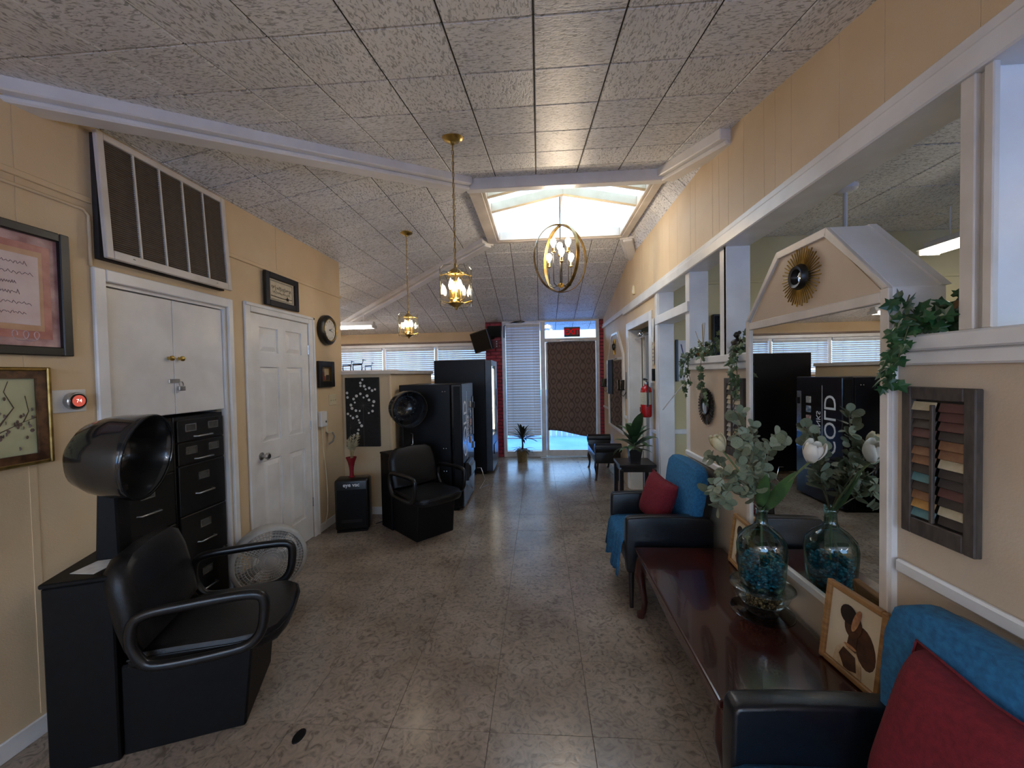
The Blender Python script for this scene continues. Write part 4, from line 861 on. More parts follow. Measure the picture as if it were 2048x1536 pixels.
text_ob('lettering', 'COLD', .26, LT, dr, (-.20, -.001, .95), turn=PI / 2, depth=.001, spacing=.95)
text_ob('lettering', 'DRINKS', .10, LT, dr, (-.02, -.001, .92), turn=PI / 2, depth=.001)
ob('rule_line', G().box(-.088, -.002, .55, -.084, 0, 1.40), LT, dr)
PIC = [mat('drink_picture_%d' % i, a, b, scale=30, rough=.4) for i, (a, b) in enumerate((('#8f2a22', '#c2b8ac'), ('#b9b4aa', '#7c7f88'), ('#9a3226', '#d2c6b4'), ('#3c5a7c', '#c8ccd0'), ('#c4bcae', '#8d8f92')))]
for k in range(5): ob('drink_button', G().box(.10, -.012, .72 + k * .115, .18, 0, .80 + k * .115), PIC[k], dr, bevel=.003)
ob('coin_panel', G().box(.28, -.008, .80, .36, 0, 1.32), STEEL, dr, bevel=.004); ob('bill_slot', G().box(.295, -.03, 1.16, .345, -.008, 1.24), BLACKP, dr, bevel=.004)
ob('coin_return', G().box(.29, -.02, .62, .35, 0, .70), STEEL, dr, bevel=.003)
hb = ob('delivery_bin', G().box(-.30, -.05, .33, .05, 0, .55), BLACKP, dr, bevel=.015, seg=2); ob('bin_flap', G().prism([(-.27, -.05, .36), (-.27, -.075, .40), (-.27, -.075, .50), (-.27, -.05, .53)], (.29, 0, 0)), mat('smoke_flap', '#23262c', rough=.15), hb)
ob('side_sticker', G().box(-w - .0012, .035, .80, -w - .0002, .085, .95), mat('pale_sticker', '#a5a8ac', '#c2c5c8', scale=80, rough=.5), t)
for z in (1.41, .74, .47): 
    for y in (.20, .23): ob('rivet', G().lathe([(0, 0), (.006, 0), (.004, .002), (0, .003)], 8), CHROME, t, (-w, y, z), (0, -PI / 2, 0))
# tall snack machine
t, w, d = vend('vending_machine', 'tall black snack vending machine with a lit glass front beside the red brick pillar', 6.225, 7.06, -1.68, -.76, 1.84)
ob('cabinet', G().box(-w, .10, .05, w, d, 1.84), VN, t, bevel=.006)
for sx in (-1, 1):
    for yy in (.15, d - .1): ob('foot', G().lathe([(0, 0), (.025, 0), (.02, .05), (0, .05)], 10), BLACKM, t, (sx * (w - .08), yy, 0))
VB = mat('blue_grey_steel', '#2a2f3a', '#343a46', scale=12, rough=.3)
dr = ob('front_frame', G().box(-w, 0, .06, -w + .06, .10, 1.83).box(w - .26, 0, .06, w, .10, 1.83).box(-w + .06, 0, 1.74, w - .26, .10, 1.83).box(-w + .06, 0, .06, w - .26, .10, .62), VB, t, bevel=.006)
ob('glass_door', G().box(-w + .06, .012, .62, w - .26, .018, 1.74), GLASS, t)
ob('light_strip', G().box(w - .30, .03, .66, w - .262, .055, 1.70), emis('vending_strip', '#fff2d6', 9), t)
SN = [mat('snack_pack_%d' % i, a, b, scale=40, rough=.35) for i, (a, b) in enumerate((('#b3432d', '#d8a24a'), ('#2f5f8c', '#c9ccd2'), ('#c98c2c', '#e2c470'), ('#4c7a3c', '#c8d09a'), ('#7d2c50', '#cfa0b0')))]
sm_ = [mesh(G().box(-.035, 0, 0, .035, .03, .12), 'snack_pack', bevel=.012, m=m_) for m_ in SN]
for r in range(5):
    ob('shelf', G().box(-w + .06, .06, .68 + r * .205, w - .26, .098, .69 + r * .205), STEEL, t)
    for k in range(4): ob('snack_pack', sm_[(r * 3 + k * 2) % 5], None, t, (-w + .16 + k * .10, .062, .69 + r * .205))
ob('delivery_flap', G().box(-.25, -.012, .30, .12, .0, .46), BLACKP, t, bevel=.01); ob('keypad', G().box(w - .2, -.008, 1.05, w - .06, 0, 1.35), BLACKP, t, bevel=.004)
ob('coin_plate', G().box(w - .2, -.006, .75, w - .06, 0, .98), STEEL, t, bevel=.004)
# folded step frame leaning between the machines
tag(ob('wire_stand', G().tube([(-.86, 5.45, .006), (-.80, 5.58, .10), (-.74, 5.70, .006), (-.80, 5.58, .006)], .006, 6, closed=True).tube([(-.80, 5.58, .10), (-.86, 5.62, .26), (-.92, 5.62, .26)], .006, 6), CHROME, smooth=60), 'small bent chrome wire stand on the floor between the vending machines', 'stand')
# ================================================================ entrance things
t = thing('wall_television', 'small black television on a bracket beside the red brick pillar', 'television', (-1.03, 7.42, 2.24), math.radians(-38))
ob('bracket', G().tube([(0, 0, 0), (0, .12, 0), (.10, .2, 0)], .014, 8), BLACKM, t); ob('tv_body', G().box(-.27, -.06, -.19, .20, -.01, .2), BLACKP, t, bevel=.008); ob('screen', G().box(-.255, -.062, -.17, .185, -.06, .185), mat('tv_screen', '#07080a', '#0c0d11', scale=4, rough=.2, spec=.15), t)
t.rotation_euler = (math.radians(14), math.radians(-8), math.radians(-38))
t = thing('wall_speaker', 'black loudspeaker box mounted high on the red brick pillar', 'speaker', (-.84, EY - .008, 2.32)); ob('cabinet', G().box(-.13, -.12, 0, .13, 0, .2), BLACKM, t, bevel=.006); ob('grille_cloth', G().box(-.12, -.125, .01, .12, -.12, .19), mat('speaker_cloth', '#0d0d0d', '#1a1a1a', scale=200, rough=.95), t)
t = thing('wall_plate', 'dark control box with pale switches on the red brick pillar', 'switch box', (-.84, EY - .008, 2.10)); ob('box', G().box(-.05, -.03, 0, .07, 0, .16), mat('maroon_box', '#5b1a22', rough=.5), t, bevel=.004)
for k in range(3): ob('switch', G().box(.03, -.04, .03 + k * .045, .045, -.03, .05 + k * .045), MATS['white_plastic'], t)
tag(ob('ceiling_cable', G().tube([(-.66, EY - .012, 2.30), (-.66, EY - .012, 2.52), (-.60, EY - .015, 2.56), (-.45, EY - .015, 2.60), (-.32, EY - .015, 2.61), (-.26, EY - .015, 2.595), (-.34, EY - .015, 2.58), (-.5, EY - .015, 2.59)], .009, 6), BLACKP, smooth=60), 'loop of black cable along the top of the entrance frame', 'cable')
t = thing('exit_sign', 'red EXIT sign standing in the transom window above the curtained door', 'sign', (.63, EY - .012, 2.285))
ob('sign_box', G().box(-.15, -.03, 0, .15, .0, .185), mat('sign_dark_red', '#22060a', '#2c080c', scale=9, rough=.4), t, bevel=.004)
text_ob('lettering', 'EXIT', .15, emis('exit_red', '#c8161e', .34), t, (0, -.031, .092), depth=.001, bold=.004, spacing=.95)
# curtain on the door
n = 60; rows_ = 26; vs = []; x0, x1, zt = .155, 1.055, 2.19; rc = random.Random(9)
for j in range(rows_ + 1):
    for i in range(n + 1):
        u, v = i / n, j / rows_; bot = .50 - .10 * u + .025 * math.sin(u * 5 + .6); z = zt + (bot - zt) * v
        vs.append((x0 + (x1 - x0) * u + .006 * math.sin(v * 4), EY - .022 + .010 * math.sin(u * 22 + .6 * v) * (.25 + .75 * v) + .006 * math.sin(u * 9), z))
fs = [(j*(n+1)+i, j*(n+1)+i+1, (j+1)*(n+1)+i+1, (j+1)*(n+1)+i) for j in range(rows_) for i in range(n)]
t = thing('door_curtain', 'dark brown damask curtain covering the glass entrance door', 'curtain', (0, 0, 0)); t.location = (.6, EY - .03, zt)
o = ob('cloth', G().add([(a - .6, b - EY + .03, c - zt) for a, b, c in vs], fs), damask_mat(), t, smooth=70)
sm_mod = o.modifiers.new('thickness', 'SOLIDIFY'); sm_mod.thickness = .003
ob('curtain_rod', G().tube([(-.44, .008, .004), (.455, .008, .004)], .007, 8), STEEL, t)
# spiky plant in a gold pot
def leaf_blade(L, W, bend, fold=.25, n=6):
    vs = []; fs = []
    for i in range(n + 1):
        u = i / n; w = W * math.sin(PI * min(1, .08 + u * .92)) ** .8 * (1 if u < .98 else .1); a = bend * u * u
        x = L * (u - .25 * bend * u ** 3); z = -L * a * .5
        vs += [(x, -w, z + w * fold), (x, 0, z), (x, w, z + w * fold)]
    for i in range(n):
        for k in (0, 1): fs.append((i*3+k, (i+1)*3+k, (i+1)*3+k+1, i*3+k+1))
    return G().add(vs, fs)
t = thing('potted_plant', 'dark spiky plant in a gold metal pot on the floor by the entrance window', 'plant', (-.335, 7.2, 0)); rp = random.Random(4)
ob('pot', G().lathe([(0, 0), (.085, 0), (.09, .01), (.10, .21), (.104, .225), (.096, .225), (.088, .03), (0, .03)], 28), mat('brushed_gold_pot', '#8d7a55', '#b09c72', scale=10, rough=.3, metal=.8), t, smooth=40)
ob('soil', G().lathe([(0, .2), (.09, .2), (0, .205)], 20), mat('dark_soil', '#2a211a', '#3a2f26', scale=60, rough=.95), t)
ob('trunk', G().tube([(0, 0, .2), (.01, 0, .3), (.0, .0, .44)], [.02, .015, .012], 8), mat('dark_stem', '#2c261f', '#3b342b', scale=30, rough=.9), t, smooth=60)
DK = mat('dark_olive_leaf', '#22261e', '#32382b', scale=20, rough=.5); lm = mesh(leaf_blade(.29, .02, .55), 'leaf', m=DK, smooth=80)
for k in range(54):
    top = k < 38; el = rp.uniform(.1, 1.35) if top else rp.uniform(-.1, .5)
    o = ob('leaf', lm, None, t, (0, 0, .43 + rp.uniform(-.03, .02)) if top else (0, 0, .215), (0, -el, rp.uniform(0, 2 * PI))); s = rp.uniform(.9, 1.3) * (1 if top else .8); o.scale = (s, s, s); 
    o.rotation_mode = 'XYZ'
# ================================================================ house-shaped mirrors on the right wall
PEACH = MATS['peach_wall_paint']
def sunburst(t, x, z, y, R, n, parent_name='sunburst'):
    ob('hub_ring', G().lathe([(R * .26, 0), (R * .42, .0), (R * .44, .015), (R * .36, .034), (R * .27, .03), (R * .26, .01)], 28, cap=False), BLACKF, t, (x, y, z), (PI / 2, 0, 0), smooth=40)
    ob('hub_mirror', G().lathe([(.0001, .018), (R * .27, .012)], 28, cap=False), MIRROR, t, (x, y, z), (PI / 2, 0, 0), smooth=60)
    for k in range(n):
        L = R * (1.0 if k % 2 else .93); a = 2 * PI * k / n
        ob('ray', RAYM[k % 2] if R in RAYR else None, None, t, (x, y - .008, z), (0, a, 0))
RAYR = {}; RAYM = []
def rays(R):
    RAYM.clear(); RAYR.clear(); RAYR[R] = 1
    for L in (.93, 1.0): RAYM.append(mesh(G().tube([(R * .38, 0, 0), (R * L, 0, 0)], R * .024, 5), 'ray', m=BRASS))
def house_mirror(label, yc, W, z0, zrail, zc, ztop, ft, deep):
    t = thing('house_mirror', label, 'mirror', (XR - .02, yc, z0), RIGHTW); w = W / 2; b = .035
    H = [(-w, zc - z0), (-ft, ztop - z0), (ft, ztop - z0), (w, zc - z0)]
    zr_ = zrail - z0; zb = 1.702 - z0
    if deep: ob('box_body', G().prism([(-w + .002, 0, zb), (w - .002, 0, zb)] + [(x * .997, 0, z) for x, z in H[::-1]], (0, .17, 0)), WHITE, t, bevel=.003)
    ob('back_board', G().box(-w + .004, .0, .004, w - .004, .02, zb if deep else zc - z0), WHITE, t)
    if deep: ob('rear_edge_strip', G().prism([(x * 1.012, .15, z + .004) for x, z in H], (0, .03, 0)), WHITE, t)
    else: ob('gable_board', G().prism([(x * .99, 0, z) for x, z in H], (0, .02, 0)), WHITE, t)
    ob('tan_panel', G().prism([(-w + b, -.004, zr_ + .02), (w - b, -.004, zr_ + .02), (ft - .012, -.004, ztop - z0 - b), (-ft + .012, -.004, ztop - z0 - b)], (0, .004, 0)), PEACH, t)
    ob('mirror_pane', G().box(-w + b, -.004, b, w - b, -.001, zr_ - .018), MIRROR, t)
    d = -.016
    for s in (-1, 1): ob('stile', G().box(min(s * w, s * (w - b)), d, 0, max(s * w, s * (w - b)), 0, zc - z0 - .0), TRIMW, t, bevel=.003)
    ob('bottom_rail', G().box(-w + b, d, 0, w - b, 0, b), TRIMW, t, bevel=.003); ob('cross_rail', G().box(-w + b, d, zr_ - .018, w - b, 0, zr_ + .022), TRIMW, t, bevel=.003)
    ob('top_rail', G().box(-ft, d, ztop - z0 - b * 1.05, ft, 0, ztop - z0), TRIMW, t, bevel=.003)
    for s in (-1, 1):
        ob('slope_rail', G().prism([(s * w, d, zc - z0), (s * ft, d, ztop - z0), (s * ft * .93, d, ztop - z0 - b), (s * (w - b * .6), d, zc - z0 - .0)], (0, -d, 0)), TRIMW, t, bevel=.002)
    return t
house_mirror('large house-topped wall mirror in a white box frame behind the low table', 1.895, .93, .60, 1.84, 1.87, 2.18, .17, True)
house_mirror('smaller house-topped wall mirror above the black settee', 6.35, 1.20, .70, 1.80, 1.86, 2.22, .22, False)
def sunburst_thing(label, y, z, R, n, x=XR - .026, dark=False):
    rays(R); t = thing('sunburst_mirror', label, 'mirror', (x, y, z), RIGHTW); sunburst(t, 0, 0, 0, R, n); return t
sunburst_thing('gold sunburst mirror on the gable of the large house-shaped mirror', 1.885, 2.015, .132, 46)
sunburst_thing('gold sunburst mirror on the gable of the mirror above the settee', 6.35, 2.0, .13, 36)
# small oval mirror with a petal frame
PEW = mat('dark_pewter', '#2b2623', '#4a423b', scale=30, rough=.35, metal=.7)
t = thing('petal_mirror', 'small round mirror with a dark petal frame below the ivy', 'mirror', (XR, 2.965, 1.34), RIGHTW)
ob('mirror_pane', G().lathe([(.0001, .02), (.058, .02)], 32, cap=False), MIRROR, t, (0, 0, 0), (PI / 2, 0, 0)); ob('backing', G().lathe([(0, 0), (.1, 0), (.1, .008), (.066, .016), (0, .017)], 28), PEW, t, (0, 0, 0), (PI / 2, 0, 0), smooth=40)
ob('inner_ring', G().tube([(.062 * math.cos(a), -.022, .062 * math.sin(a)) for a in [2*PI*k/32 for k in range(32)]], .006, 6, closed=True), PEW, t, smooth=60)
pm_ = mesh(G().prism([(.06, 0, -.006), (.12, 0, -.011), (.137, 0, .0), (.125, 0, .010), (.06, 0, .005)], (0, .006, 0)), 'petal', bevel=.002, m=PEW)
for k in range(34): ob('petal', pm_, None, t, (0, -.016, 0), (.35, 2 * PI * k / 34, 0))
# shutters
SHF = mat('weathered_dark_wood', '#3a322d', '#4c433c', scale=18, rough=.6, stretch=(4, 4, 1), bump=.15)
SLC = [mat('slat_' + n_, a, b, scale=30, rough=.6) for n_, a, b in (('teal', '#3f6a70', '#577f82'), ('rust', '#6e4630', '#85603f'), ('cream', '#a59678', '#b9ad92'), ('ochre', '#9a6a2e', '#b48a4a'), ('dark', '#2c2522', '#3a312c'), ('maroon', '#4d2d28', '#5f3a34'))]
def shutter(label, y0, y1, z0, z1, cols, seed, metal=False):
    t = thing('wall_shutter', label, 'shutter', (XR, (y0 + y1) / 2, z0), RIGHTW, None); w = (y1 - y0) / 2; h = z1 - z0; f = .033
    for c in ((-w, 0, -w + f, h), (w - f, 0, w, h), (-w + f, 0, w - f, f * 1.6), (-w + f, h - f * 1.2, w - f, h)): ob('shutter_frame', G().box(c[0], -.024, c[1], c[2], -.001, c[3]), SHF, t, bevel=.003)
    ob('backing', G().box(-w + f, -.006, f, w - f, -.002, h - f), BLACKF, t)
    ob('tilt_rod', G().box(-.006, -.036, f * 1.8, .006, -.026, h - f * 1.6), SHF, t, bevel=.002)
    rs = random.Random(seed); n = 13; iw = (2 * w - 2 * f) / 2 - .006
    for m_i in range(n):
        for s in (-1, 1):
            m_ = rs.choice(cols)
            ob('slat', G().box(-iw / 2, -.002, -.014, iw / 2, .002, .014), m_, t, (s * (iw / 2 + .006), -.016, f * 1.7 + .018 + m_i * (h - f * 3.2) / n), (-.3 + rs.uniform(-.06, .06), 0, 0), bevel=.001)
shutter('dark wood shutter with teal, rust and ochre slats below the near ledge', 1.17, 1.395, 1.06, 1.535, [SLC[0], SLC[0], SLC[1], SLC[2], SLC[3], SLC[4], SLC[4], SLC[5]], 2)
SIL = mat('slat_silver', '#7d7a76', '#a5a19b', scale=20, rough=.4)
shutter('dark wood shutter with pale grey slats between petal mirror and large mirror', 2.42, 2.66, 1.06, 1.55, [SIL, SLC[4], SLC[4], SIL, SLC[2]], 8)
# ================================================================ ivy, diffuser, statuettes on the ledge
IVG = [mat('ivy_leaf_%d' % i, a, b, scale=25, rough=.45) for i, (a, b) in enumerate((('#2f4428', '#48603c'), ('#3f5634', '#6c7f58'), ('#24361f', '#3a5030')))]
IVS = mat('ivy_stem', '#4a4a2c', '#5c5a38', scale=30, rough=.8)
def ivy_leaf():
    o = [(0, -.35), (.35, -.55), (.75, -.35), (.55, .05), (.95, .40), (.45, .45), (0, 1.15), (-.45, .45), (-.95, .40), (-.55, .05), (-.75, -.35), (-.35, -.55)]
    vs = [(x, y + .5, -.18 * abs(x) - .05 * y * y) for x, y in o] + [(0, .5, .10)]
    return G().add(vs, [(i, (i + 1) % 12, 12) for i in range(12)])
IVM = [mesh(ivy_leaf(), 'leaf', m=m_) for m_ in IVG]
DIVM = [mesh(ivy_leaf(), 'leaf', m=m_) for m_ in (mat('deep_ivy_0', '#16351c', '#24502c', scale=25, rough=.35), mat('deep_ivy_1', '#1c4023', '#2f5f36', scale=25, rough=.35))]
def ivy(label, base, trails, seed, ms=IVM, size=.025, step=.0125, bush=0):
    t = thing('ivy_plant', label, 'ivy', base); r = random.Random(seed); b = Vector(base)
    def leaf(p, dn):
        o = ob('leaf', r.choice(ms), None, t, p)
        nrm = Vector((-1 + r.gauss(0, .45), r.gauss(0, .55) - .35, r.gauss(.25, .4))).normalized(); dirv = (dn + Vector((r.gauss(0, .5), r.gauss(0, .7), r.gauss(-.1, .5))))
        dirv = (dirv - nrm * dirv.dot(nrm)).normalized(); x = dirv.cross(nrm)
        o.rotation_euler = Matrix((x, dirv, nrm)).transposed().to_euler(); s = size * r.uniform(.7, 1.25); o.scale = (s, s, s)
    for tr in trails:
        P = [Vector(p) - b for p in tr]; ob('stem', G().tube(P, .0022, 5), IVS, t, smooth=60)
        for a, c in zip(P, P[1:]):
            n = max(1, int((c - a).length / step))
            for k in range(n): leaf(a.lerp(c, (k + r.random()) / n) + Vector((r.gauss(-.008, .008), r.gauss(0, .014), r.gauss(0, .01))), (c - a).normalized())
    for k in range(bush): leaf(Vector((r.gauss(0, .03), max(-.07, min(.12, r.gauss(0, .06))), abs(r.gauss(.03, .035)))), Vector((0, 0, 1)))
    return t
ivy('trailing ivy on the far ledge hanging over the petal mirror', (1.25, 3.06, 1.70),
    [[(1.24, 3.06, 1.71), (1.20, 3.18, 1.745), (1.155, 3.26, 1.72), (1.15, 3.27, 1.62), (1.16, 3.25, 1.50), (1.165, 3.22, 1.44)], [(1.24, 3.1, 1.72), (1.16, 3.16, 1.74), (1.15, 3.16, 1.62), (1.165, 3.13, 1.50)],
     [(1.24, 2.95, 1.72), (1.17, 2.93, 1.73), (1.155, 2.92, 1.65), (1.165, 2.94, 1.54), (1.17, 2.95, 1.50), (1.175, 2.90, 1.42), (1.18, 2.86, 1.36)], [(1.25, 2.9, 1.71), (1.24, 2.82, 1.78), (1.24, 2.79, 1.86)]], 1, bush=60)
ivy('short trailing ivy hanging over the shutter with pale grey slats', (1.24, 2.47, 1.70),
    [[(1.24, 2.47, 1.71), (1.165, 2.46, 1.735), (1.155, 2.47, 1.65), (1.16, 2.46, 1.55), (1.165, 2.43, 1.45)], [(1.24, 2.43, 1.72), (1.16, 2.42, 1.70), (1.165, 2.42, 1.56), (1.17, 2.42, 1.46)]], 6, bush=30)
ivy('deep green ivy on the near ledge trailing down beside the large mirror', (1.25, 1.32, 1.70),
    [[(1.25, 1.33, 1.72), (1.18, 1.36, 1.76), (1.155, 1.38, 1.70), (1.15, 1.385, 1.60), (1.16, 1.37, 1.535)], [(1.25, 1.3, 1.73), (1.17, 1.34, 1.73), (1.15, 1.34, 1.66), (1.16, 1.385, 1.58), (1.15, 1.41, 1.545)],
     [(1.25, 1.36, 1.73), (1.20, 1.385, 1.80), (1.19, 1.36, 1.83)], [(1.25, 1.33, 1.72), (1.23, 1.27, 1.77)]], 12, DIVM, .026, .012, 60)
t = thing('reed_diffuser', 'round glass reed diffuser with thin sticks standing among the far ledge ivy', 'diffuser', (1.205, 3.0, 1.70))
ob('bottle', G().lathe([(0, 0), (.035, 0), (.05, .02), (.053, .045), (.04, .075), (.02, .088), (.02, .105), (.024, .107)], 24, cap=False), GLASS, t, smooth=50); ob('scent_oil', G().lathe([(0, .004), (.033, .004), (.046, .02), (.049, .03), (0, .031)], 20), mat('amber_oil', '#7d5a2c', '#94703c', scale=9, rough=.15), t, smooth=50)
for dx, dy, h in ((0, 0, .25), (.01, -.008, .25), (-.004, .006, .24), (-.02, .09, .2)): ob('reed', G().tube([(0, 0, .03), (dx, dy, h)], .0022, 5), mat('reed_straw', '#a98d58', rough=.8), t)
DKB = mat('dark_bronze_figure', '#15110f', '#221b17', scale=30, rough=.35)
t = thing('statuette', 'dark bronze statuette of a figure with hair bun on the far ledge', 'statuette', (1.245, 2.58, 1.70), -PI / 2)
g = G().lathe([(0, 0), (.03, 0), (.032, .01), (.024, .02), (.03, .05), (.038, .075), (.03, .088), (.012, .094), (.009, .104), (.0001, .108)], 14)
g.ball((0, -.004, .12), (.0155, .018, .02)); g.ball((0, .012, .134), .012); g.tube([(-.034, 0, .078), (-.045, -.01, .05), (-.02, -.028, .04)], .008, 6); g.tube([(.034, 0, .078), (.045, -.01, .05), (.02, -.028, .04)], .008, 6)
g.ball((0, -.022, .118), (.003, .004, .004)); ob('figure', g, DKB, t, smooth=60)
t = thing('statuette', 'carved head with golden face and dark hair behind the near ledge ivy', 'statuette', (1.315, 1.30, 1.70), -PI / 2 - .6)
ob('hair', G().ball((0, .012, .075), (.05, .05, .062), 18, 12), mat('dark_carved_hair', '#120d0b', '#1f1713', scale=60, rough=.5, bump=.4), t, smooth=60)
g = G().ball((0, -.022, .062), (.034, .032, .044), 18, 12); g.ball((0, -.055, .06), (.007, .008, .012)); g.ball((0, -.05, .04), (.012, .006, .005)); g.ball((-.013, -.05, .072), (.007, .004, .004)); g.ball((.013, -.05, .072), (.007, .004, .004)); g.lathe([(0, 0), (.04, 0), (.03, .012), (.02, .025), (0, .03)], 16)
ob('face', g, mat('golden_brown_face', '#6a4a26', '#8a6636', scale=20, rough=.4), t, smooth=60)
# ================================================================ doorway and side room things
t = thing('fire_extinguisher', 'red fire extinguisher hanging on the wall strip between the doorways', 'extinguisher', (1.135, 4.31, 1.11), RIGHTW)
REDP = mat('extinguisher_red', '#a01218', '#b3181f', scale=9, rough=.25)
ob('cylinder', G().lathe([(0, .004), (.045, .004), (.055, .014), (.057, .03), (.057, .28), (.05, .315), (.028, .335), (.018, .34), (.018, .355), (0, .355)], 28), REDP, t, smooth=45)
ob('paper_label', G().lathe([(.0575, .14), (.0575, .27)], 28, cap=False), mat('label_print', '#b0a890', '#c9c2ad', scale=90, rough=.6), t, smooth=60); ob('tag', G().box(-.03, -.060, .06, .0, -.0575, .11), MATS['label_card'], t)
ob('valve', G().lathe([(0, .355), (.016, .355), (.018, .38), (.012, .395), (0, .395)], 12), STEEL, t, smooth=40); ob('lever', G().prism([(-.06, -.012, .395), (.03, -.012, .40), (.03, -.012, .408), (-.07, -.012, .42)], (0, .024, 0)), BLACKM, t, bevel=.002)
ob('hose', G().tube([(.015, 0, .385), (.06, 0, .38), (.072, 0, .33), (.07, 0, .12)], .009, 7), BLACKP, t, smooth=60); ob('wall_hook', G().box(-.015, .05, .30, .015, .084, .37), STEEL, t)
t = thing('wall_notice', 'white paper notices taped to the doorway strip above the extinguisher', 'notice', (XR - .013, 4.28, 1.80), RIGHTW)
ob('paper_sheet', G().prism([(-.045, 0, .12), (.05, -.01, .10), (.05, 0, .36), (-.045, 0, .36)], (0, -.0015, 0)), MATS['paper_white'] if 'paper_white' in MATS else WHITE, t); ob('paper_sheet', G().box(-.04, -.001, -.12, .03, 0, .08), MATS['linen_paper'], t)
for k in range(4): ob('print_line', G().box(-.03, -.0018, -.09 + k * .04, .02, -.001, -.08 + k * .04), INKP, t)
t = thing('switch_plate', 'small black switch box on the doorway strip above the extinguisher', 'light switch', (XR - .013, 4.25, 1.50), RIGHTW); ob('box', G().box(-.03, -.02, 0, .03, 0, .13), BLACKM, t, bevel=.004); ob('rocker', G().box(-.012, -.025, .04, .012, -.02, .09), BLACKP, t, bevel=.002)
t = thing('wall_sensor', 'tiny ivory sensor box on the upper panelling above the doorways', 'sensor', (XR - .002, 5.1, 2.63), RIGHTW); ob('box', G().box(-.025, -.03, -.055, .025, 0, .055), IVORY, t, bevel=.006); ob('lens', G().box(-.015, -.033, -.03, .015, -.03, .0), MATS['white_plastic'], t)
# sheer curtain and chrome arm in the far doorway
n = 40; m_ = 12; vs = [(1.30 + .018 * math.sin(i * 1.1), 4.47 + .42 * i / n, .25 + 1.78 * j / m_) for j in range(m_ + 1) for i in range(n + 1)]
t = thing('doorway_curtain', 'pale translucent plastic curtain hanging in the far doorway', 'curtain', (1.30, 4.68, 2.03))
ob('sheet', G().add([(a - 1.30, b - 4.68, c - 2.03) for a, b, c in vs], [(j*(n+1)+i, j*(n+1)+i+1, (j+1)*(n+1)+i+1, (j+1)*(n+1)+i) for j in range(m_) for i in range(n)]), glassy('milky_plastic', '#d6e2ea', gloss=.05, rough=.3, diff=.6), t, smooth=80)
ob('curtain_bar', G().tube([(0, -.235, .01), (0, .775, .01)], .01, 8), CHROME, t, smooth=60)
tag(ob('door_closer', G().tube([(1.24, 5.05, 2.08), (1.27, 4.95, 2.05), (1.26, 4.85, 2.07)], .016, 8).ball((1.25, 4.98, 2.06), .032), CHROME, smooth=60), 'chrome closer arm under the head of the far doorway', 'door closer')
tag(ob('hanging_cord', G().tube(sm([(1.30, 3.45, 2.06), (1.31, 3.42, 1.99), (1.33, 3.5, 1.94), (1.36, 3.62, 1.86), (1.37, 3.66, 1.72), (1.33, 3.60, 1.60), (1.28, 3.62, 1.48), (1.235, 3.85, 1.32), (1.215, 4.0, 1.22)]), .005, 6), MATS['white_plastic'], smooth=60), 'white cord hanging in a curve inside the near doorway', 'cord')
t = thing('wall_board', 'white board with black edging on the side room wall seen through the near doorway', 'board', (1.66, 4.3, 1.50)); ob('panel', G().box(-.20, -.03, 0, .2, 0, .42), MATS['white_plastic'], t, bevel=.003); ob('edge', G().box(-.22, -.035, -.01, -.20, 0, .43), BLACKP, t); ob('edge', G().box(.2, -.035, -.01, .22, 0, .43), BLACKP, t); ob('swoosh', G().tube([(-.19, -.031, .05), (-.13, -.031, .2), (-.17, -.031, .38)], .006, 5), mat('violet_print', '#4c4678', rough=.5), t)
t = thing('wall_television', 'black television on the cream side room wall behind the ivy ledge', 'television', (2.02, 4.3, 1.72)); ob('tv_body', G().box(-.22, -.07, 0, .22, -.02, .46), BLACKP, t, bevel=.006); ob('screen', G().box(-.205, -.072, .02, .205, -.07, .44), MATS['tv_screen'], t); ob('mount', G().box(-.05, -.02, .18, .05, 0, .28), BLACKM, t)
t = thing('rod_lamp', 'white rod-hung ceiling lamp in the side room behind the large mirror', 'ceiling lamp', (2.33, 3.19, 2.97)); ob('canopy', G().lathe([(0, -.05), (.05, -.048), (.075, -.03), (.08, 0), (0, 0)], 24), WHITE, t, smooth=40); ob('rod', G().tube([(0, 0, -.045), (0, 0, -.50)], .014, 8), WHITE, t, smooth=60); ob('shade', G().lathe([(0, -.66), (.07, -.65), (.11, -.6), (.09, -.53), (.02, -.5), (0, -.5)], 24), MATS['white_plastic'], t, smooth=50)
# ================================================================ soft furniture
TEAL = mat('teal_cloth', '#18527a', '#206894', scale=60, rough=.9, bump=.2, bscale=200)
RED = mat('dark_red_cloth', '#650d1c', '#781524', scale=60, rough=.9, bump=.25, bscale=220)
NAVL = mat('black_leatherette', '#0b0d12', '#12151b', scale=50, rough=.3, bump=.1, bscale=200)
DWOOD = mat('espresso_wood', '#150f0e', '#221918', scale=6, rough=.35, stretch=(1, 8, 1))
def soft_slab(outline, depth, puff, segs=5):
    """outline in (x, z); rounded thickness along y from 0 to depth"""
    n = len(outline); cx = sum(p[0] for p in outline) / n; cz = sum(p[1] for p in outline) / n; R_ = []
    for i in range(segs + 1):
        a = PI * i / segs; ins = 1 - puff * (1 - math.sin(a)); y = depth * (1 - math.cos(a)) / 2
        R_.append([(cx + (p[0] - cx) * ins, y, cz + (p[1] - cz) * ins) for p in outline])
    fs = [tuple(range(n)), tuple(range((segs + 1) * n - 1, segs * n - 1, -1))]
    for i in range(segs):
        for k in range(n): fs.append((i*n+k, (i+1)*n+k, (i+1)*n+(k+1)%n, i*n+(k+1)%n))
    return G().add([p for r in R_ for p in r], fs)
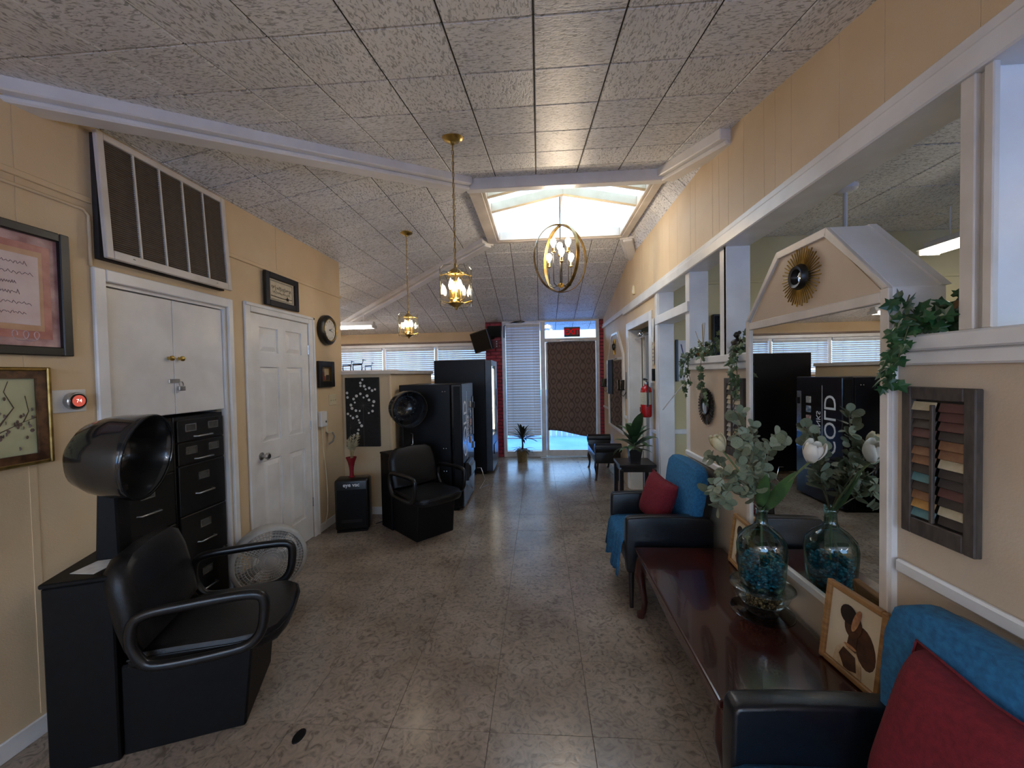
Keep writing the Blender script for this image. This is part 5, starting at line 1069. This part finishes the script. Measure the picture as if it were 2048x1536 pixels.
def armchair(label, x, y):
    t = thing('armchair', label, 'armchair', (x, y, 0), RIGHTW, 'black leatherette armchairs with teal covers')      # local front = -y, wall side = +y
    for sx in (-1, 1):
        ob('leg', G().tube([(sx * .275, -.265, .0), (sx * .275, -.265, .27)], [.014, .022], 8), DWOOD, t, smooth=60); ob('leg', G().tube([(sx * .26, .26, .0), (sx * .26, .22, .27)], [.014, .022], 8), DWOOD, t, smooth=60)
        prof = [(-.30, .25), (-.305, .45), (-.30, .60), (-.285, .622), (-.15, .63), (.05, .632), (.2, .625), (.27, .60), (.27, .25)]
        g = G().prism([(sx * .31, a, b) for a, b in prof], (-sx * .075, 0, 0)); ob('arm', g, NAVL, t, bevel=.018, seg=3, smooth=45)
    ob('seat_box', G().box(-.235, -.28, .25, .235, .27, .37), NAVL, t, bevel=.01)
    ob('seat_cushion', G().box(-.232, -.29, .37, .232, .16, .445), NAVL, t, bevel=.025, seg=3, smooth=45)
    # backrest: curved top, leaning to the wall, teal cover pulled over it
    out = [(-.26, .40), (-.275, .55), (-.30, .70), (-.305, .82), (-.285, .90), (-.23, .935), (-.1, .945), (.1, .945), (.23, .935), (.285, .90), (.305, .82), (.30, .70), (.275, .55), (.26, .40)]
    b = ob('backrest', soft_slab([(p[0] * .97, p[1] * .985) for p in out], .10, .05), NAVL, t, smooth=50); b.data.transform(Matrix(((1, 0, 0, 0), (0, 1, .13, .085), (0, 0, 1, 0), (0, 0, 0, 1))))
    c = ob('back_cover', soft_slab(out, .085, .05), TEAL, t, smooth=50); c.data.transform(Matrix(((1, 0, 0, 0), (0, 1, .13, .048), (0, 0, 1, .006), (0, 0, 0, 1))))
    rr = random.Random(int(y * 100)); n = 24; pf = [(.14, .452), (0, .455), (-.15, .456), (-.27, .454), (-.305, .44), (-.316, .41), (-.322, .34), (-.326, .27), (-.33, .20)]
    vs = []
    for j, (py, pz) in enumerate(pf):
        for i in range(n + 1):
            u = i / n * 2 - 1; dr = max(0, j - 4) / 4; w = .236 if j < 5 else .236 + .03 * dr
            vs.append((u * w, py - .016 * dr * (1 + math.sin(i * 1.3 + y)) , pz + (.03 * dr * math.sin(i * .55 + y * 3) if dr else 0)))
    o = ob('seat_cover', G().add(vs, [(j*(n+1)+i, (j+1)*(n+1)+i, (j+1)*(n+1)+i+1, j*(n+1)+i+1) for j in range(len(pf) - 1) for i in range(n)]), TEAL, t, smooth=80)
    md = o.modifiers.new('thickness', 'SOLIDIFY'); md.thickness = .004; md.offset = 1
    return t
armchair('black leatherette armchair under a teal cover between the low table and the end table', .865, 2.975)
armchair('black leatherette armchair under a teal cover, beside the near table end', .845, .925)
def pillow(label, loc, S, T_, eul):
    n = 14; vs = []; fs = []
    for s in (1, -1):
        for j in range(n + 1):
            for i in range(n + 1):
                u, v = i / n * 2 - 1, j / n * 2 - 1; e = max(0, (1 - u ** 4) * (1 - v ** 4)) ** .55
                pin = 1 - .07 * (1 - abs(v) ** 2) * abs(u) ** 6; pin2 = 1 - .07 * (1 - abs(u) ** 2) * abs(v) ** 6
                vs.append((u * S * pin, s * T_ * e, v * S * pin2))
    N = (n + 1) ** 2
    for j in range(n):
        for i in range(n):
            a = j * (n + 1) + i; fs += [(a, a + 1, a + n + 2, a + n + 1), (N + a, N + a + n + 1, N + a + n + 2, N + a + 1)]
    t = thing('throw_pillow', label, 'pillow', loc, 0, 'dark red throw pillows'); t.rotation_euler = eul
    g = G().add(vs, fs); c = ob('cushion', g, RED, t, smooth=80)
    ob('seam', G().tube([(u * S * 1.0, 0, v * S) for u, v in [(-1,-1),(-.5,-.965),(0,-.93*1.0),(.5,-.965),(1,-1),(.965,-.5),(.93,0),(.965,.5),(1,1),(.5,.965),(0,.93),(-.5,.965),(-1,1),(-.965,.5),(-.93,0),(-.965,-.5)]], .004, 5, closed=True), RED, t, smooth=60)
    return t
pillow('dark red throw pillow on the teal armchair beside the end table', (.875, 3.03, .64), .17, .065, (math.radians(-16), math.radians(8), RIGHTW + .25))
pillow('dark red throw pillow on the teal armchair at the end of the low table', (.915, .905, .68), .205, .07, (math.radians(-18), math.radians(-2), RIGHTW - .08))
# ================================================================ low table and what stands on it
MAH = mat('mahogany_veneer', '#2a100d', '#3d1712', scale=5, rough=.19, stretch=(2, .5, 2), coat=.5, detail=7)
t = thing('coffee_table', 'long dark mahogany coffee table with curved legs below the large mirror', 'table', (.885, 2.005, 0)); hx, hy = .28, .615
ob('tabletop', G().box(-hx, -hy, .418, hx, hy, .45), MAH, t, bevel=.008, seg=2)
ob('top_moulding', G().box(-hx + .012, -hy + .012, .405, hx - .012, hy - .012, .419), MAH, t, bevel=.005)
for sx in (-1, 1):
    ob('apron', G().prism([(sx * (hx - .03), -hy + .05, .405), (sx * (hx - .03), -hy + .05, .33), (sx * (hx - .03), -hy + .25, .345), (sx * (hx - .03), 0, .32), (sx * (hx - .03), hy - .25, .345), (sx * (hx - .03), hy - .05, .33), (sx * (hx - .03), hy - .05, .405)], (-sx * .02, 0, 0)), MAH, t)
    ob('apron', G().prism([(-hx + .05, sx * (hy - .03), .405), (-hx + .05, sx * (hy - .03), .33), (0, sx * (hy - .03), .345), (hx - .05, sx * (hy - .03), .33), (hx - .05, sx * (hy - .03), .405)], (0, -sx * .02, 0)), MAH, t)
    for sy in (-1, 1):
        a, b = sx * (hx - .045), sy * (hy - .045); ox, oy = sx * .02, sy * .02
        ob('leg', G().tube([(a, b, .405), (a + ox * .6, b + oy * .6, .35), (a + ox, b + oy, .29), (a + ox * .4, b + oy * .4, .20), (a - ox * .3, b - oy * .3, .11), (a, b, .05), (a + ox * .8, b + oy * .8, .02), (a + ox * .8, b + oy * .8, 0)], [.034, .036, .034, .024, .018, .018, .026, .024], 10), MAH, t, smooth=60)
VX, VY = 1.04, 1.935
CRY = glassy('crystal_bowl_glass', '#e8ebe8', gloss=.08, rough=.04)
t = thing('pedestal_bowl', 'clear glass pedestal bowl filled with brown beads on the mahogany table', 'bowl', (VX, VY, .45)); rbd = random.Random(2)
ob('base_plate', G().lathe([(0, 0), (.13, 0), (.135, .003), (.13, .005), (0, .005)], 40), CRY, t, smooth=40); ob('foot', G().lathe([(0, .005), (.07, .005), (.072, .012), (.045, .02), (.05, .028), (.04, .034), (0, .034)], 28), mat('dark_bowl_foot', '#1c1714', '#2a231e', scale=30, rough=.2), t, smooth=40)
ob('glass_bowl', G().lathe([(.045, .034), (.08, .04), (.105, .06), (.117, .09), (.128, .118), (.138, .124), (.134, .127), (.125, .122)], 40, cap=False), CRY, t, smooth=50)
ob('top_plate', G().lathe([(0, .124), (.132, .124), (.135, .127), (.132, .129), (0, .129)], 40), CRY, t, smooth=40)
g = G()
for k in range(520):
    z = rbd.uniform(.042, .115); R_ = .055 + (z - .04) * .66; a = rbd.uniform(0, 2 * PI); r = R_ * math.sqrt(rbd.uniform(.45, 1)); s = rbd.uniform(.0045, .0075); g.ball((r * math.cos(a), r * math.sin(a), z), s, 6, 4)
o = ob('brown_beads', g, mat('brown_bead', '#4a3824', '#b39a68', scale=90, rough=.2, lo=.45, hi=.6), t, smooth=80); o['kind'] = 'stuff'
t = thing('glass_vase', 'teal-tinted glass bottle vase of blue glass gems standing on the pedestal bowl', 'vase', (VX, VY, .579))
VGL = glassy('sea_glass', '#b9d8d2', gloss=.10, rough=.03)
ob('bottle', G().lathe([(0, 0), (.082, 0), (.092, .008), (.098, .05), (.104, .13), (.106, .18), (.098, .22), (.07, .255), (.036, .28), (.026, .30), (.024, .345), (.026, .348), (.029, .352), (.029, .36), (.026, .364), (.028, .37), (.028, .376), (.024, .378)], 40, cap=False), VGL, t, smooth=50)
g = G()
for k in range(420):
    z = rbd.uniform(.008, .135); R_ = .078 + .1 * min(z, .12); a = rbd.uniform(0, 2 * PI); r = R_ * math.sqrt(rbd.uniform(.3, 1)) * .97; s = rbd.uniform(.007, .011); g.ball((r * math.cos(a), r * math.sin(a), z), (s, s, s * .7), 7, 5)
o = ob('blue_glass_gems', g, mat('blue_gem', '#0d4a66', '#2f8aa8', scale=60, rough=.08, coat=.6), t, smooth=80); o['kind'] = 'stuff'
# eucalyptus and tulips
EUC = [mat('eucalyptus_leaf_%d' % i, a, b, scale=12, rough=.6) for i, (a, b) in enumerate((('#67705a', '#868e72'), ('#7a8068', '#9aa086'), ('#555e48', '#6f775f')))]
def round_leaf():
    vs = [(0, .0, 0)]; n = 12
    for k in range(n):
        a = 2 * PI * k / n; vs.append((.5 * math.sin(a), .5 - .5 * math.cos(a), .10 * math.sin(a) ** 2))
    vs.append((0, .5, -.03)); return G().add(vs[1:], [(k, (k + 1) % n, n) for k in range(n)])
EUM = [mesh(round_leaf(), 'leaf', m=m_, smooth=80) for m_ in EUC]
neck = Vector((VX, VY, .925)); re = random.Random(14)
STM = mat('eucalyptus_stem', '#6b5f45', '#7d7257', scale=30, rough=.8)
def sprig(label, pts, seed, start=.26, size=.049):
    r = random.Random(seed); t = thing('eucalyptus_sprig', label, 'eucalyptus', (VX, VY, .70), 0, 'eucalyptus sprigs in the glass vase'); O = Vector((VX, VY, .70))
    P = [Vector((VX, VY, .70)) - O, neck - O] + [Vector(p) - O for p in pts]; 
    Q = []
    for i in range(len(P) - 1):
        for k in range(4): Q.append(P[i].lerp(P[i + 1], k / 4))
    Q.append(P[-1]); ob('stem', G().tube(Q, [.0032 - .0018 * i / len(Q) for i in range(len(Q))], 6), STM, t, smooth=60)
    L = [Vector(p) - O for p in pts]; L = [neck - O] + L; tot = sum((b - a).length for a, b in zip(L, L[1:])); d = tot * start
    while d < tot:
        acc = 0
        for a, b in zip(L, L[1:]):
            if acc + (b - a).length >= d: p = a.lerp(b, (d - acc) / (b - a).length); tg_ = (b - a).normalized(); break
            acc += (b - a).length
        for s in range(4):
            side = Vector((r.gauss(0, 1), r.gauss(0, 1), r.gauss(.2, .8))).normalized(); dirv = (side + tg_ * .4).normalized(); nrm = (tg_ + Vector((r.gauss(-.3, .5), r.gauss(-.8, .5), r.gauss(.2, .5)))); nrm = (nrm - dirv * nrm.dot(dirv)).normalized(); x = dirv.cross(nrm)
            o = ob('leaf', r.choice(EUM), None, t, p + dirv * .012); o.rotation_euler = Matrix((x, dirv, nrm)).transposed().to_euler(); q = size * r.uniform(.65, 1.15); o.scale = (q, q, q)
        d += .027
sprig('grey-green eucalyptus sprig rising tallest from the glass vase', [(1.0, 1.92, 1.06), (.955, 1.92, 1.23), (.95, 1.95, 1.39)], 1)
sprig('grey-green eucalyptus sprig drooping toward the teal armchair', [(.97, 1.92, 1.06), (.88, 1.93, 1.10), (.80, 1.95, 1.02)], 2, .35)
sprig('grey-green eucalyptus sprig spreading in the middle of the bouquet', [(1.0, 1.89, 1.08), (.94, 1.87, 1.20), (.90, 1.84, 1.24)], 3)
sprig('grey-green eucalyptus sprig leaning to the mirror glass', [(1.06, 1.96, 1.08), (1.09, 1.96, 1.22), (1.12, 1.93, 1.30)], 4)
sprig('grey-green eucalyptus sprig arching along the mirror', [(1.05, 2.0, 1.08), (1.04, 2.06, 1.22), (1.08, 2.06, 1.31)], 5)
sprig('grey-green eucalyptus sprig arching out over the table', [(.98, 1.96, 1.04), (.90, 2.02, 1.12), (.85, 2.05, 1.17)], 6, .4)
PET = mat('cream_petal', '#c9bb8d', '#d8cfae', scale=10, rough=.55); PETW = mat('white_petal', '#d6cfc0', '#e0dac9', scale=10, rough=.55); TLF = mat('tulip_leaf', '#35512b', '#4a6a3a', scale=8, rough=.45); TST = mat('tulip_stem', '#5c6b41', '#6f7d52', scale=20, rough=.6)
def petal(h, w):
    vs = []; n, m_ = 6, 6
    for j in range(m_ + 1):
        v = j / m_; wd = w * math.sin(PI * (.12 + .80 * v)) ** .7; rad = h * .46 * math.sin(PI * (.06 + .62 * v)) 
        for i in range(n + 1):
            u = (i / n * 2 - 1); vs.append((u * wd * .9, -rad + (u * u) * wd * .45, h * v))
    return G().add(vs, [(j*(n+1)+i, j*(n+1)+i+1, (j+1)*(n+1)+i+1, (j+1)*(n+1)+i) for j in range(m_) for i in range(n)])
def tulip(label, pts, axis, m_, h, leaf):
    O = Vector((VX, VY, .70)); t = thing('tulip', label, 'tulip', O); P = [Vector((0, 0, 0)), neck - O] + [Vector(p) - O for p in pts]
    ob('stem', G().tube(P, .0045, 7), TST, t, smooth=60); ax = Vector(axis).normalized(); q = ax.to_track_quat('Z', 'Y').to_matrix().to_4x4()
    for k in range(6):
        g = petal(h * (1 if k % 2 else .94), h * .34); o = ob('petal', g, m_, t, smooth=80); sc_ = 1 if k % 2 else .86
        o.data.transform(Matrix.Translation(P[-1]) @ q @ Matrix.Rotation(k * PI / 3, 4, 'Z') @ Matrix.Diagonal((sc_, sc_, 1, 1))); md = o.modifiers.new('thickness', 'SOLIDIFY'); md.thickness = .0012
    for lp in leaf:
        a, b = Vector(lp[0]) - O, Vector(lp[1]) - O; bl = leaf_blade((b - a).length, .026, .12, .35, 8); d_ = (b - a).normalized(); o = ob('leaf', bl, TLF, t, smooth=80)
        z_ = Vector((-.5, -.8, .4)); z_ = (z_ - d_ * z_.dot(d_)).normalized(); y_ = z_.cross(d_); o.data.transform(Matrix.Translation(a) @ Matrix((d_, y_, z_)).transposed().to_4x4()); md = o.modifiers.new('thickness', 'SOLIDIFY'); md.thickness = .0012
tulip('cream tulip leaning from the vase toward the petal mirror', [(.98, 1.935, 1.06), (.90, 1.935, 1.17), (.865, 1.935, 1.215)], (-.45, 0, .9), PET, .085, [])
tulip('white tulip leaning from the vase toward the shutter with teal slats', [(1.06, 1.83, 1.05), (1.075, 1.72, 1.17), (1.08, 1.66, 1.225)], (.05, -.35, .9), PETW, .09, [((1.045, 1.90, .95), (1.06, 1.72, 1.17)), ((1.03, 1.93, .95), (.99, 1.80, 1.14))])
sprig('grey-green eucalyptus sprig hanging lowest over the table edge', [(.97, 1.90, 1.0), (.88, 1.90, 1.04), (.82, 1.91, .95)], 9, .35)
# framed paintings leaning on the mirror
OAK = mat('honey_oak', '#8a6238', '#a97e4e', scale=8, rough=.45, stretch=(1, 1, 8)); CANV = mat('cream_canvas', '#c9b89a', '#d8c9ae', scale=6, rough=.7, detail=8)
SK = mat('painted_brown', '#3a2218', '#55341f', scale=30, rough=.6); HR = mat('painted_dark_hair', '#1d1310', '#2c1d17', scale=40, rough=.6); DRS = mat('painted_cream_dress', '#a88a66', '#cdb592', scale=30, rough=.6); SCF = mat('painted_rust_scarf', '#8a5236', '#b98a60', scale=30, rough=.6)
def painting(label, loc, rz, W, H, lean):
    t = thing('framed_painting', label, 'picture', loc, rz); t.rotation_euler = (lean, 0, rz); frame_parts(t, W, H, .022, .025, OAK); w, h = W / 2 - .022, H
    ob('backing', G().box(-w, -.012, .022, w, -.002, H - .022), OAK, t)
    flat('canvas', t, rect(-w, .022, w, H - .022), -.012, CANV)
    def el(cx, cz, rx, rz_, n=18, rot=0): return [(cx + rx * math.cos(2*PI*k/n) * math.cos(rot) - rz_ * math.sin(2*PI*k/n) * math.sin(rot), cz + rx * math.cos(2*PI*k/n) * math.sin(rot) + rz_ * math.sin(2*PI*k/n) * math.cos(rot)) for k in range(n)]
    flat('painted_shadow', t, el(.05, H * .45, .04, .07, rot=.3), -.0133, SK)
    flat('painted_dress', t, [(-.07, .024), (-.06, H * .25), (-.03, H * .36), (.02, H * .34), (.045, H * .22), (.05, .024)], -.0136, DRS)
    flat('painted_arm', t, [(-.045, H * .20), (-.03, H * .31), (.02, H * .28), (.03, H * .12), (.0, .026), (-.02, .026)], -.0148, SK)
    flat('painted_neck', t, [(-.018, H * .34), (-.012, H * .55), (.022, H * .55), (.02, H * .33)], -.0148, SK)
    flat('painted_head', t, el(.0, H * .62, .034, .045, rot=-.2), -.0160, SK); flat('painted_hair', t, el(-.022, H * .72, .034, .034), -.0172, HR)
    flat('painted_scarf', t, el(.012, H * .70, .012, .045, rot=-.25), -.0184, SCF); flat('painted_beads', t, el(.0, H * .37, .026, .006), -.0184, SCF)
    return t
painting('oak framed painting of a figure in profile leaning below the mirror, near table end', (1.135, 1.52, .4515), RIGHTW + .10, .25, .31, math.radians(-7))
painting('oak framed painting of a figure leaning below the mirror behind the glass vase', (1.135, 2.33, .4515), RIGHTW - .05, .23, .29, math.radians(-7))
# ================================================================ far right furniture
t = thing('settee', 'black leatherette bench settee with two rolled arms and curved legs', 'settee', (.985, 6.30, 0), RIGHTW); hw = .45
ob('seat', G().box(-hw + .05, -.19, .26, hw - .05, .19, .40), NAVL, t, bevel=.02, seg=3, smooth=45)
CW = mat('walnut_leg', '#2a1710', '#3c2418', scale=12, rough=.3)
for sx in (-1, 1):
    ob('arm_panel', G().box(sx * hw - .035 * sx - .03, -.185, .26, sx * hw - .035 * sx + .03, .185, .48), NAVL, t, bevel=.012, seg=2, smooth=45)
    ar = ob('arm_roll', G().tube([(sx * hw, -.19, .49), (sx * hw, .19, .49)], .068, 18), NAVL, t, smooth=50); ob('roll_button', G().lathe([(0, 0), (.045, 0), (.04, .006), (0, .008)], 16), NAVL, ar, (sx * hw, -.19, .49), (PI / 2, 0, 0), smooth=50)
    for y_ in (-.16, .16): ob('leg', G().tube([(sx * (hw - .05), y_, .27), (sx * (hw - .02), y_ - .01, .20), (sx * (hw - .045), y_, .10), (sx * (hw - .04), y_ - .01, .03), (sx * (hw - .03), y_ - .02, .0)], [.032, .03, .016, .015, .022], 9), CW, t, smooth=60)
t = thing('end_table', 'small dark square end table carrying the leafy potted plant', 'table', (.985, 4.235, 0)); 
ob('tabletop', G().box(-.185, -.17, .625, .185, .17, .655), DWOOD, t, bevel=.004); ob('apron', G().box(-.165, -.15, .575, .165, .15, .625), DWOOD, t)
for sx in (-1, 1):
    for sy in (-1, 1): ob('leg', G().box(sx * .165 - .02, sy * .15 - .02, 0, sx * .165 + .02, sy * .15 + .02, .6), DWOOD, t, bevel=.003)
t = thing('potted_plant', 'leafy green plant in a dark tapered pot on the end table', 'plant', (.98, 4.2, .655)); rq = random.Random(8)
ob('pot', G().prism([(-.05, -.05, 0), (.05, -.05, 0), (.05, .05, 0), (-.05, .05, 0)], (0, 0, .01)).add([(-.05,-.05,.01),(.05,-.05,.01),(.05,.05,.01),(-.05,.05,.01),(-.068,-.068,.14),(.068,-.068,.14),(.068,.068,.14),(-.068,.068,.14)], [(0,1,5,4),(1,2,6,5),(2,3,7,6),(3,0,4,7),(4,5,6,7)]), mat('dark_pot_glaze', '#1b1a1c', '#262427', scale=9, rough=.35), t)
LF = [mesh(leaf_blade(.27, .046, b_, .3, 7), 'leaf', m=m_, smooth=80) for b_, m_ in ((.5, mat('glossy_leaf_0', '#26402a', '#3c5a3a', scale=8, rough=.35)), (.9, mat('glossy_leaf_1', '#314c30', '#4a6a44', scale=8, rough=.35)), (.3, mat('glossy_leaf_2', '#203624', '#34502f', scale=8, rough=.35)))]
for k in range(24):
    a = k * 2.4; up = .05 + 1.25 * (k / 24)
    st = ob('leaf', LF[k % 3], None, t, (.02 * math.cos(a), .02 * math.sin(a), .13 + .12 * (k / 24)), (0, -up, a)); s = rq.uniform(.6, 1.1) * (1.0 + .2 * (k > 16)); st.scale = (s, s, s)
ob('stalks', G().tube([(0, 0, .12), (.01, 0, .2), (0, .01, .28)], .008, 6), TST, t)
# sconces and small screen by the far mirror
def sconce(label, y):
    t = thing('wall_sconce', label, 'sconce', (XR, y, 1.22), RIGHTW, 'iron candle sconces beside the far mirror'); ob('back_plate', G().box(-.02, -.012, 0, .02, 0, .38), BLACKF, t, bevel=.004)
    ob('scroll_arm', G().tube([(0, -.01, .10), (0, -.05, .04), (0, -.09, .07), (0, -.085, .12), (0, -.06, .11)], .006, 6), BLACKF, t, smooth=60); ob('cup', G().lathe([(0, .12), (.05, .125), (.055, .14), (.05, .135), (0, .13)], 18, (0, -.085, 0)), BLACKF, t, smooth=40)
    ob('hurricane_glass', G().lathe([(.045, .14), (.05, .2), (.052, .27)], 20, (0, -.085, 0), cap=False), glassy('smoky_glass', '#6a6a70', gloss=.12), t, smooth=60); ob('candle', G().lathe([(0, .135), (.025, .135), (.025, .22), (0, .222)], 14, (0, -.085, 0)), BLACKM, t, smooth=40)
sconce('black iron candle sconce beside the far mirror, next to the brick pillar', 7.08); sconce('black iron candle sconce beside the far mirror, next to the doorway', 5.62)
t = thing('wall_screen', 'slim dark screen on a chrome bracket projecting in front of the far mirror', 'screen', (XR - .024, 6.10, 1.55), RIGHTW + .12); ob('panel', G().box(-.13, -.13, -.28, .10, -.105, .24), BLACKP, t, bevel=.004); ob('edge_trim', G().box(-.135, -.135, -.28, -.13, -.10, .24), CHROME, t); ob('bracket', G().tube([(0, -.10, .2), (0, -.05, .26), (0, -.02, .26)], .012, 7), CHROME, t, smooth=60)
tag(ob('rubber_disc', G().lathe([(0, 0), (.032, 0), (.03, .003), (0, .004)], 16), BLACKM, None, (-1.10, 1.655, 0)), 'small black rubber disc lying on the floor tiles beside the dryer chair', 'rubber disc'); bpy.data.objects['rubber_disc'].scale = (.75, 1.25, 1)
tag(ob('side_outlet', G().box(-1.66, 4.442, .43, -1.60, 4.45, .50) if False else G().box(-1.85, 4.442, .42, -1.80, 4.45, .49), IVORY, bevel=.002), 'small ivory wall outlet low on the partition beside the floor vacuum', 'outlet')
